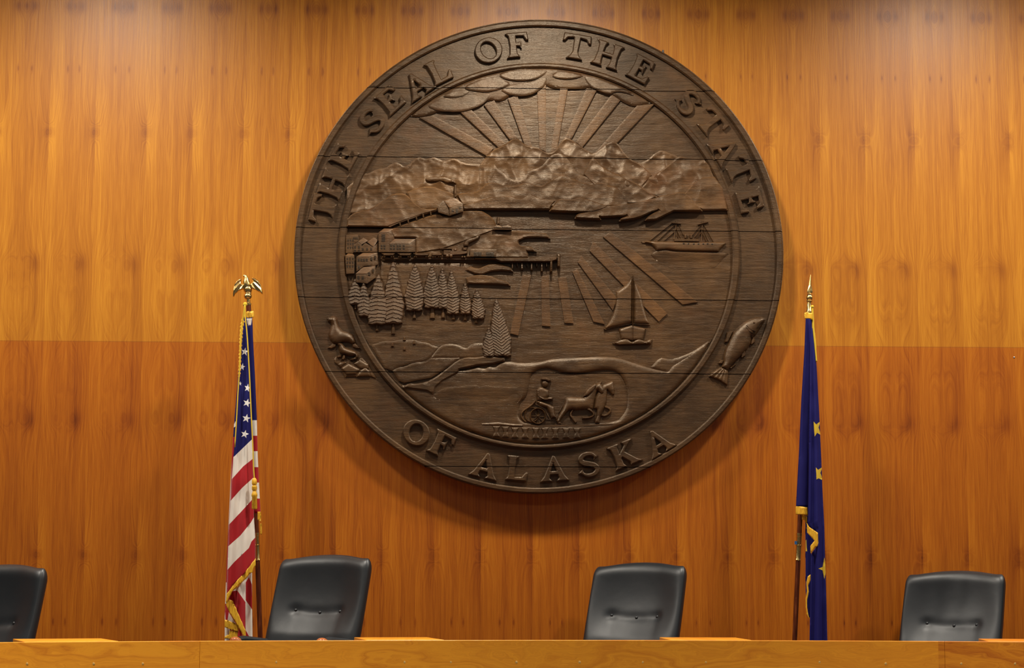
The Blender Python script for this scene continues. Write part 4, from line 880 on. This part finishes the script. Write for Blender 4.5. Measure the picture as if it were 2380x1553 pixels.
def make_chair(label, group, loc, rz, arms_up=0.0, arm_h=0.0):
    root = empty('desk_chair', loc, label, 'chair', group, rz)
    def put(o, loc=(0, 0, 0), rot=(0, 0, 0)): o.location = loc; o.rotation_euler = rot; return o
    sh = arms_up
    vs, fs = chair_back()
    bk = link_mesh('backrest', vs, fs, V['leather'], root, True, world=False); put(bk, (0, .20, .58 + sh), (-RECL, 0, 0))
    m_ = bk.modifiers.new('sub', 'SUBSURF'); m_.levels = 1; m_.render_levels = 1
    for bx, t in ((-.145, .570), (.010, .552), (.140, .560)):
        b = MB(); b.ball((0, 0, 0), (.0085, .006, .0085), 14, 10)
        o = b.build('button', V['leather'], bk, smooth=True, world=False, auto=False); o.parent = bk
        yy = -.058 + .030 * math.sin(PI * (t - .35) / .65) - .044 * (bx / .286) ** 2 + (.008 if abs(bx) > .1 else .002)
        put(o, (bx, yy, .60 * t + .0005))
    b = MB(); b.box(-.235, .235, -.28, .25, .40, .50); st = b.build('seat', V['leather'], root, smooth=False, world=False, bevel=.04); put(st, (0, 0, sh))
    for s in (-1, 1):
        ar = MB(); pts = [(s * .272, -.25, .50), (s * .272, -.25, .655), (s * .272, -.22, .685), (s * .272, .15, .69), (s * .272, .22, .64), (s * .29, .22, .50)]
        ar.tube(smoothline3(pts), .017, 12); a = ar.build('arm_frame', V['armwood'], root, smooth=True, world=False); put(a, (0, .13, sh + arm_h), (-.09, 0, 0))
        cp = MB(); cp.ball((s * .272, -.262, .692), (.032, .030, .022), 16, 10); o = cp.build('arm_end', V['armwood'], a, smooth=True, world=False, auto=False)
        pd = MB(); pd.tube([(s * .272, -.24, .70), (s * .272, -.20, .702), (s * .272, .10, .702), (s * .272, .14, .695)], [.016, .022, .022, .015], 14); o = pd.build('arm_pad', V['leather'], a, smooth=True, world=False)
    b = MB(); b.tube([(0, 0, .08), (0, 0, .40 + sh)], .03, 16); b.build('column', V['steel'], root, smooth=True, world=False)
    for k in range(5):
        a_ = 2 * PI * k / 5 + .3; c_, s_ = math.cos(a_), math.sin(a_)
        b = MB(); b.tube([(0, 0, .11), (c_ * .15, s_ * .15, .10), (c_ * .29, s_ * .29, .075)], [.028, .022, .014], 10); lg = b.build('base_leg', V['black'], root, smooth=True, world=False)
        b = MB(); b.tube([(c_ * .29 - s_ * .022, s_ * .29 + c_ * .022, .031), (c_ * .29 + s_ * .022, s_ * .29 - c_ * .022, .031)], .03, 14); b.build('caster', V['black'], lg, smooth=True, world=False)
    return root
def smoothline3(p, it=2):
    p = [Vector(q) for q in p]
    for _ in range(it):
        q = [p[0]]
        for a, b2 in zip(p[:-1], p[1:]): q += [a * .75 + b2 * .25, a * .25 + b2 * .75]
        p = q + [p[-1]]
    return p
GC = 'black leather chairs behind the desk'
CH = [('black leather office chair cropped by the left edge of the photo', -73, -.035, -1.35, -32), ('tallest black leather office chair, wooden armrest showing, beside the striped flag', 676, .024, -1.04, -34),
      ('black leather office chair beneath the seal, left of the blue flag', 1406, -.003, -0.55, -36), ('black leather office chair farthest right, right of the blue flag', 2138, -.043, -0.55, -36)]
for lb, px, dz, Yc, rz in CH:
    x = P2W(px, 1400, Yc + .3).x
    make_chair(lb, GC, (x, Yc, 0), math.radians(rz), dz, 0.052 if px == 676 else 0.02)

# ------------------------------------------------------------------ flags
def sheet(name, poly, Y0, bands, base_mat, parent, edges_lr, amp=.012, folds=3.0, bulge=.03, sp=4.0, seed=0, thick=.0016, ph=0.0):
    """cloth: poly in px; bands = [(polygon px, material)]; edges_lr(y)->(xl,xr)"""
    loops = [resample(poly, sp)]; pts = []; edges = []
    for L in loops + [resample(q, sp * 1.2) for q, _ in bands]:
        k = len(pts); pts += L; edges += [(k + i, k + (i + 1) % len(L)) for i in range(len(L))]
    bp = np.array(loops[0]); x0, y0 = bp.min(0); x1, y1 = bp.max(0)
    gx, gy = np.meshgrid(np.arange(x0 + sp / 2, x1, sp * .7), np.arange(y0 + sp / 2, y1, sp * 1.3)); G = np.stack([gx.ravel(), gy.ravel()], 1)
    G = G[inpoly(G[:, 0], G[:, 1], poly)]
    if len(G): G = G[distpoly(G, poly) > sp * .35]
    vo, eo, fo, *_ = delaunay_2d_cdt([Vector(p) for p in pts] + [Vector(p) for p in G], edges, [], 0, 1e-3)
    xy = np.array([tuple(p) for p in vo]); fa = np.array([f for f in fo if len(f) == 3]); cen = xy[fa].mean(1)
    k = inpoly(cen[:, 0], cen[:, 1], poly); fa = fa[k]; cen = cen[k]
    mi = np.zeros(len(cen), int); mats = [base_mat]
    for q, m_ in bands:
        if m_ not in mats: mats.append(m_)
        mi[inpoly(cen[:, 0], cen[:, 1], q)] = mats.index(m_)
    lr = np.array([edges_lr(y) for y in xy[:, 1]]); c = (xy[:, 0] - lr[:, 0]) / (lr[:, 1] - lr[:, 0] + 1e-6) * 2 - 1
    cc = np.clip(c, -1, 1); wdt = (lr[:, 1] - lr[:, 0]) / 60.0
    Y = Y0 - bulge * wdt * np.sqrt(np.clip(1 - cc * cc, 0, 1)) - amp * wdt * np.cos(folds * PI * cc + ph + xy[:, 1] * .004) + .006 * (vnoise(xy[:, 0] * 1.5, xy[:, 1], 40, seed) - .5)
    V3 = P2Wn(xy, Y)
    n0 = np.cross(V3[fa[:, 1]] - V3[fa[:, 0]], V3[fa[:, 2]] - V3[fa[:, 0]]); fl = n0[:, 1] > 0; fa[fl] = fa[fl][:, ::-1]
    o = link_mesh(name, V3, [tuple(int(i) for i in f) for f in fa], mats, parent, True, [int(i) for i in mi])
    s_ = o.modifiers.new('solid', 'SOLIDIFY'); s_.thickness = thick; s_.offset = -1
    return o
def interp(tab):
    ys = [t[0] for t in tab]; xs = [t[1] for t in tab]
    return lambda y: float(np.interp(y, ys, xs))
def star(cx, cy, r, rot=0, sx=1.0):
    return [(cx + sx * (r if k % 2 == 0 else r * .40) * math.sin(rot + k * PI / 5), cy - (r if k % 2 == 0 else r * .40) * math.cos(rot + k * PI / 5)) for k in range(10)]
def fringe(name, poly, Y0, parent, bulge=.02):
    xs = [p[0] for p in poly]
    return sheet(name, poly, Y0, [], V['fringe'], parent, lambda y: (min(xs), max(xs)), amp=.002, folds=6, bulge=bulge * .4, sp=3, thick=.004)
F1 = Zr(500, 630, 3.6125); F2 = Zr(500, 1040, 3.376); F3 = Zr(1800, 630, 3.611); F4 = Zr(1800, 1050, 3.45)
YP = -0.40
def flagpole(px_top, px_bot, yt, yb, collar, root, topcap):
    a = P2W(px_top, yt, YP); c_ = P2W(px_bot, yb, YP); d = (c_ - a).normalized()
    g = a + d * ((a.z - 0.02) / -d.z)
    b = MB(); b.tube([a, g], .0135, 18); pl_ = b.build('pole', V['pole'], root, smooth=True)
    L = (c_ - a).length
    k0, k1 = [(y - yt) / (yb - yt) * L for y in collar]
    b = MB(); b.lathe(a + d * k0, d, [(0, .014), (0, .0165), (.008, .0172), (.016, .0155), ((k1 - k0) * .42, .0155), ((k1 - k0) * .43, .0180), ((k1 - k0) * .47, .0180), ((k1 - k0) * .48, .0155), (k1 - k0 - .01, .0155), (k1 - k0 - .004, .0178), (k1 - k0, .014)], 24)
    b.build('brass_ferrule', V['brass'], root, smooth=True)
    b = MB(); b.lathe((g.x, g.y, 0), (0, 0, 1), [(0, .16), (.02, .16), (.035, .14), (.05, .05), (.12, .028), (.14, .028)], 32); b.build('stand_base', V['brass'], root, smooth=True)
    return a, d, pl_
# --- striped flag with eagle
g = P2W(578, 715, YP); g2 = P2W(605, 1485, YP)
USF = empty('flag_on_pole', (g2.x + .04, YP, 0), 'furled red, white and blue striped flag with gold fringe, topped by a gold eagle', 'flag')
a, d, pole = flagpole(577.5, 605, 705, 1487, (1242, 1306), USF, None)
up = -d
b = MB(); b.lathe(a, up, [(-.01, .0148), (.0, .0148), (.004, .0105), (.042, .0095), (.045, .016), (.05, .0175), (.056, .016), (.062, .019), (.075, .022), (.088, .019), (.095, .012)], 24); b.build('finial_stem', V['brass'], USF, smooth=True)
Z1 = F1
def thickp(name, poly, Y, th, mat, parent, bev=2.0, sp=1.6, fn=None, edge=.35):
    xy_back = Y
    o = relief(name, poly, 0.0, th, mat, parent=parent, sp=sp, bev=bev, edge=edge, world_face=Y, sink=th * .8, fn=fn, sharp=False)
    return o
EY = YP
eb = MB()
def pw(x, y, Y=EY): return P2W(*F1([(x, y)])[0], Y)
eb.tube([pw(272, 190), pw(268, 150), pw(266, 120), pw(264, 95), pw(262, 70), pw(258, 52), pw(248, 42)], [.012, .017, .021, .019, .014, .010, .008], 16)
eb.tube([pw(252, 43), pw(243, 39), pw(236, 42), pw(234, 46)], [.008, .006, .004, .001], 10)
eb.ball(pw(255, 46), .0095, 12, 8)
eb.tube([pw(256, 140), pw(258, 165), pw(262, 190)], [.012, .012, .006], 10); eb.tube([pw(281, 140), pw(282, 165), pw(280, 190)], [.012, .012, .006], 10)
body = eb.build('eagle', V['brass'], USF, smooth=True, auto=False)
def feath(x, y, D): return .0030 * np.sin(20 * np.arctan2(np.abs(x - 574.5), y - 640)) * np.clip(D / 2, 0, 1)
for q in ([(245, 110), (228, 112), (215, 100), (218, 80), (222, 68), (205, 65), (185, 78), (165, 105), (152, 145), (147, 190), (150, 215), (158, 212), (168, 190), (180, 182), (195, 165), (215, 158), (245, 150)],
          [(285, 108), (300, 106), (315, 95), (318, 78), (305, 62), (312, 55), (335, 60), (360, 80), (380, 110), (392, 150), (398, 192), (388, 190), (375, 178), (360, 172), (345, 160), (320, 150), (288, 140)]):
    w = thickp('wing', F1(q), EY - .004, .012, V['brass'], USF, fn=feath, sp=.9); w.parent = body
b = MB(); b.ball(pw(274, 212), (.0215, .0215, .020), 20, 12); b.build('finial_ball', V['brass'], USF, smooth=True, auto=False)
YF = YP - .05
le = interp([(735, 566), (800, 561), (840, 558), (893, 555), (950, 550), (1015, 546), (1060, 542.5), (1130, 537.5), (1160, 536), (1218, 532), (1306, 529), (1390, 526.5)])
re = interp([(735, 571), (824, 576), (907, 582), (990, 586), (1060, 588), (1111, 588.5), (1205, 590.5), (1256, 594), (1300, 594), (1310, 594)])
ys = list(range(735, 1391, 15))
# rear, right-hand fold
rr = interp([(725, 585), (740, 586.5), (796, 588.5), (880, 593), (976, 597), (1060, 599), (1120, 602), (1160, 604), (1195, 606)])
rl = lambda y: re(y) - 8
ys2 = list(range(738, 1193, 13)) + [1193]
poly = [(rl(y), y) for y in ys2] + [(rr(y), y) for y in ys2[::-1]]
def band_(y0_, y1_, dy=0): return [(560, y0_ - dy), (620, y0_), (620, y1_), (560, y1_ - dy)]
bands = [(band_(977, 1013), V['white']), (band_(1013, 1049), V['red']), (band_(1049, 1086), V['white']), (band_(1086, 1122), V['red']), (band_(1122, 1159), V['white']), (band_(1159, 1200), V['red'])]
sheet('flag_fold', poly, YF + .02, bands, V['blue'], USF, lambda y: (rl(y), rr(y) + 1), amp=.006, folds=1, bulge=.05, seed=2)
# left sliver
ll = interp([(860, 554), (893, 552), (960, 546), (1015, 542), (1060, 539), (1200, 532), (1300, 527), (1400, 523.5), (1440, 522)])
ys3 = list(range(862, 1441, 15))
poly = [(ll(y), y) for y in ys3] + [(le(y) + 5, y) for y in ys3[::-1]]
sheet('flag_fold', poly, YF + .01, [([(500, 1016), (560, 1016), (560, 1500), (500, 1500)], V['red']), (Zr(500, 1040, 3.376)([(0, 60), (133, 20), (120, 400), (100, 700), (0, 700)]), V['white']), (F2([(0, 1060), (90, 1060), (90, 1225), (0, 1250)]), V['white'])] + [(star(547, 988, 9), V['star'])], V['blue'], USF, lambda y: (ll(y), le(y) + 6), amp=.002, folds=1, bulge=.02, seed=5)
# front fold
bot = F2([(318, 885), (275, 935), (230, 990), (180, 1040), (130, 1090), (90, 1160)])
ysf = [y for y in ys if y < 1383]
poly = [(le(y), y) for y in ysf] + bot[::-1] + [(re(y), y) for y in [yy for yy in ys if yy < 1302][::-1]]
RB = []
c0 = F1([(140, 1575), (165, 1553), (230, 1490), (308, 1415), (330, 1395)])
L1 = F2([(110, 275), (135, 245), (220, 150), (295, 90), (320, 70)]); L2 = F2([(100, 445), (125, 415), (210, 320), (297, 240), (320, 220)]); L3 = F2([(90, 630), (110, 605), (200, 510), (300, 400), (325, 380)])
L4 = F2([(85, 800), (105, 775), (200, 690), (280, 590), (310, 540), (330, 520)]); L5 = F2([(80, 985), (98, 960), (150, 900), (265, 790), (285, 740), (317, 705), (340, 690)]); L6 = F2([(60, 1200), (330, 900)])
bands = [(c0 + L1[::-1], V['white']), (L1 + L2[::-1], V['red']), (L2 + L3[::-1], V['white']), (L3 + L4[::-1], V['red']), (L4 + L5[::-1], V['white']), (L5 + [(640, 1250), (640, 1450), (480, 1450)], V['red'])]
for x, y, r, ro, sx in ((249, 678, 11.5, .15, .9), (228, 805, 10, .2, .8), (272, 982, 11.5, .2, .8), (268, 1108, 11.8, .3, 1), (262, 1238, 11.8, .2, 1), (249, 1370, 11.5, .25, 1), (212, 945, 6, .1, .6)):
    q = F1([(x, y)])[0]; bands.append((star(q[0], q[1], r * .88, ro, sx), V['star']))
sheet('flag_fold', poly, YF - .03, bands, V['blue'], USF, lambda y: (le(y), re(y)), amp=.011, folds=1.8, bulge=.035, seed=1, sp=3.2)
fringe('fringe', F2([(90, 1150), (180, 1035), (230, 985), (275, 928), (318, 870), (318, 925), (300, 950), (292, 985), (275, 985), (240, 1030), (180, 1085), (130, 1135), (90, 1222), (84, 1215)]), YF - .066, USF)
# lower folds
poly = F2([(185, 1090), (240, 1030), (290, 975), (290, 1230), (300, 1930), (180, 1900), (75, 1960), (75, 1330), (88, 1225), (110, 1150)])
bands = [(F2([(100, 1130), (175, 1125), (238, 1215), (240, 1970), (110, 1970), (80, 1320), (80, 1200)]), V['red']), (F2([(240, 1060), (265, 1018), (288, 1075), (292, 1275), (240, 1200)]), V['red']),
         (F2([(108, 1295), (165, 1390), (98, 1358)]), V['white']), (F2([(240, 1435), (320, 1580), (320, 1700), (240, 1620)]), V['red']), (F2([(60, 1400), (118, 1425), (112, 1980), (60, 1980)]), V['white'])]
sheet('flag_fold', poly, YF, bands, V['white'], USF, lambda y: (521, 588), amp=.012, folds=2.2, bulge=.03, seed=7)
fringe('fringe', F2([(88, 1215), (110, 1195), (130, 1200), (160, 1255), (200, 1350), (240, 1440), (240, 1487), (222, 1482), (200, 1440), (165, 1380), (110, 1290), (86, 1240)]), YF - .05, USF)
fringe('fringe', F2([(75, 1352), (110, 1362), (170, 1390), (188, 1405), (188, 1452), (150, 1440), (75, 1412)]), YF - .045, USF)
fringe('fringe', F2([(115, 1435), (188, 1452), (190, 1500), (72, 1502), (80, 1480), (110, 1470)]), YF - .042, USF)
# fringe down the hoist side, top fringe, cord and tassel
fringe('fringe', F1([(262, 345), (275, 336), (290, 342), (305, 338), (322, 335), (328, 350), (326, 378), (320, 392), (308, 388), (296, 394), (285, 392), (272, 396), (264, 385)]), YF - .035, USF, .06)
lf = interp([(735, 565), (745, 562), (760, 559), (800, 557), (840, 556), (880, 554.5)])
fringe('fringe', [(566, 722), (570, 722), (569, 735), (566, 745)] + [(lf(y) + 6.5 - (y - 745) * .025 + 1.2 * math.sin(y * .9), y) for y in range(748, 880, 4)] + [(lf(y) - 1 + 1.3 * math.sin(y * .7), y) for y in range(876, 736, -4)], YF - .06, USF)
b = MB(); P_ = [P2W(*q, YF - .085) for q in smoothline(F1([(250, 285), (252, 380), (268, 520), (280, 720), (290, 900), (298, 1100), (308, 1300), (318, 1500)]) + F2([(300, 120), (304, 200), (308, 245)]), 1)]
b.tube(P_, .0034, 8); b.tube([P2W(*q, YF - .075) for q in smoothline(F1([(250, 285), (240, 350), (222, 480), (215, 620), (208, 780), (200, 900), (190, 1050), (180, 1250), (165, 1480)]), 1)], .0032, 8)
b.ball(P2W(*F1([(252, 280)])[0], YF - .07), .012, 12, 8); cord = b.build('cord', V['gold'], USF, smooth=True, auto=False)
t0 = P2W(*F2([(308, 240)])[0], YF - .09); b = MB()
b.lathe(t0, (0.02, 0, -1), [(0, .006), (.01, .013), (.03, .014), (.04, .009), (.045, .014), (.06, .014), (.07, .009), (.085, .015), (.095, .016), (.1, .013), (.16, .015), (.165, .012)], 18); b.build('tassel', V['fringe'], USF, smooth=True)
fringe('fringe', F2([(333, 505), (355, 505), (360, 520), (359, 575), (348, 578), (333, 570)]), YF - .03, USF); fringe('fringe', F2([(352, 597), (366, 600), (368, 660), (364, 686), (354, 680)]), YF - .03, USF)
thickp('hoist_patch', F1([(265, 400), (308, 398), (305, 430), (300, 455), (275, 460)]), YF - .045, .003, V['white'], USF)
# --- blue flag
AKF = empty('flag_on_pole', (P2W(1848, 1487, YP).x - .04, YP, 0), 'furled dark blue flag with gold stars and fringe, topped by a brass spear finial', 'flag')
a, d, pole = flagpole(1880.5, 1847, 722, 1487, (1243, 1306), AKF, None); up = -d
b = MB(); b.lathe(a, up, [(-.012, .0150), (0, .0150), (.002, .0135), (.045, .0115), (.048, .016), (.053, .0165), (.058, .0125), (.064, .017), (.074, .0175), (.082, .014), (.086, .0155), (.090, .012), (.096, .0085)], 24); fs_ = b.build('finial_stem', V['brass'], AKF, smooth=True)
s0 = a + up * .094; b = MB(); vs = []
for h_, w_, dy in ((0, .006, .006), (.006, .0145, .009), (.012, .0145, .009), (.045, .007, .006), (.08, .0035, .003), (.108, .0004, .0004)):
    for k in range(4): vs.append(tuple(s0 + up * h_ + Vector((w_ * (1, 0, -1, 0)[k], dy * (0, 1, 0, -1)[k], 0))))
b.add(vs, [(i * 4 + k, i * 4 + (k + 1) % 4, i * 4 + 4 + (k + 1) % 4, i * 4 + 4 + k) for i in range(5) for k in range(4)]); b.build('spear_head', V['brass'], AKF)
tp = P2W(*F4([(171, 731)])[0], YP - .015); b = MB(); b.box(tp.x - .006, tp.x + .006, tp.y - .004, tp.y + .004, tp.z - .009, tp.z + .009); b.build('blue_tape', V['tape'], AKF)
l2 = interp([(738, 1872.5), (741, 1872.5), (824, 1869), (935, 1862), (1050, 1857), (1137, 1852), (1178, 1850)])
m2 = lambda y: float(np.interp(y, [738, 850, 1000, 1180, 1220], [1884, 1882.5, 1879, 1878, 1878]))
ysa = list(range(740, 1178, 14)) + [1178]
sheet('flag_fold', [(l2(y), y) for y in ysa] + [(m2(y) + 1, y) for y in ysa[::-1]], YF + .01, [], V['navy'], AKF, lambda y: (l2(y), m2(y) + 4), amp=.004, folds=1.2, bulge=.04, seed=12)
sheet('flag_fold', [(1877, 780), (1886, 780), (1891, 1215), (1884, 1262), (1873, 1225), (1866, 1175)], YF + .035, [], V['navy'], AKF, lambda y: (1860, 1895), amp=.002, folds=1, bulge=.005, seed=15)
fringe('fringe', F4([(170, 438), (220, 440), (265, 449), (268, 515), (220, 506), (170, 503)]), YF - .02, AKF)
fringe('fringe', F4([(222, 505), (262, 520), (262, 585), (240, 545), (220, 548)]), YF, AKF)
sheet('flag_fold', F4([(248, 560), (262, 600), (330, 660), (350, 720), (295, 800), (300, 1000), (285, 1330), (275, 1330), (250, 1130)]), YF + .01, [(F4([(250, 712), (256, 705), (258, 765), (263, 800), (250, 798)]), V['gold'])], V['navy'], AKF, lambda y: (1871, 1903), amp=.003, bulge=.01, seed=13)
r2 = interp([(738, 1885.5), (770, 1890), (810, 1894.5), (850, 1898), (960, 1904), (1060, 1908.5), (1137, 1911.5), (1224, 1916), (1296, 1917.5), (1383, 1920.3), (1515, 1923.8), (1610, 1926)])
k2 = interp([(738, 1885), (800, 1884), (900, 1882), (1050, 1879.5), (1209, 1878), (1214, 1877), (1226, 1880.5), (1240, 1901), (1262, 1903), (1290, 1884.5), (1340, 1884), (1515, 1881), (1610, 1879)])
ysb = [738, 750, 765] + list(range(780, 1200, 15)) + [1209, 1213, 1225, 1240, 1251, 1262, 1275, 1286, 1295] + list(range(1305, 1600, 15)) + [1600]
stars = [F3([(328, 1263), (350, 1287), (384, 1264), (370, 1315), (391, 1379), (358, 1358), (338, 1390), (333, 1340)]), F4([(332, 127), (350, 146), (384, 124), (368, 170), (388, 229), (355, 214), (337, 223), (336, 180)]), F4([(400, 848), (386, 925), (352, 938), (386, 952), (400, 1022), (412, 960), (410, 900)])]
def lrb(y): return (min(k2(y), 1880 if y < 1209 else 1884), r2(y))
sheet('flag_fold', [(k2(y), y) for y in ysb] + [(r2(y), y) for y in ysb[::-1]], YF - .03, [(s_, V['gold']) for s_ in stars], V['navy'], AKF, lrb, amp=.017, folds=1.9, bulge=.03, seed=11, sp=3.2, ph=.6)
fringe('fringe', F4([(260, 575), (280, 605), (355, 655), (358, 748), (325, 770), (290, 818), (288, 758), (305, 735), (322, 715), (262, 650)]), YF - .052, AKF)
fringe('fringe', F4([(290, 985), (290, 1030), (270, 1075), (276, 1125), (262, 1190), (262, 1260), (278, 1335), (262, 1310), (250, 1240), (250, 1180), (260, 1120), (256, 1050), (268, 1000)]), YF - .04, AKF)
fringe('fringe', F3([(252, 352), (270, 345), (305, 352), (318, 350), (322, 385), (316, 412), (300, 402), (285, 398), (270, 400), (255, 398), (249, 380)]), YF - .035, AKF, .06)
b = MB(); b.tube([P2W(*q, YF - .03) for q in smoothline(F3([(318, 298), (322, 400), (330, 520), (342, 640), (352, 760)]), 2)], .0052, 8); b.ball(P2W(*F3([(318, 300)])[0], YF - .03), .009, 12, 8); b.build('cord', V['gold'], AKF, smooth=True, auto=False)
fringe('fringe', F3([(312, 400), (326, 400), (336, 480), (346, 560), (352, 640), (352, 700), (340, 640), (328, 560), (316, 480)]), YF - .028, AKF)

# small dark screw in the wall
p = P2W(2357, 831, 0); b = MB(); b.lathe(p + Vector((0, .004, 0)), (0, -1, 0), [(0, .004), (.005, .0052), (.0065, .003), (.007, 0)], 12)
tag(b.build('wall_screw', V['steel'], None, smooth=True), 'tiny dark screw head in the veneer wall near the right frame edge', 'screw')
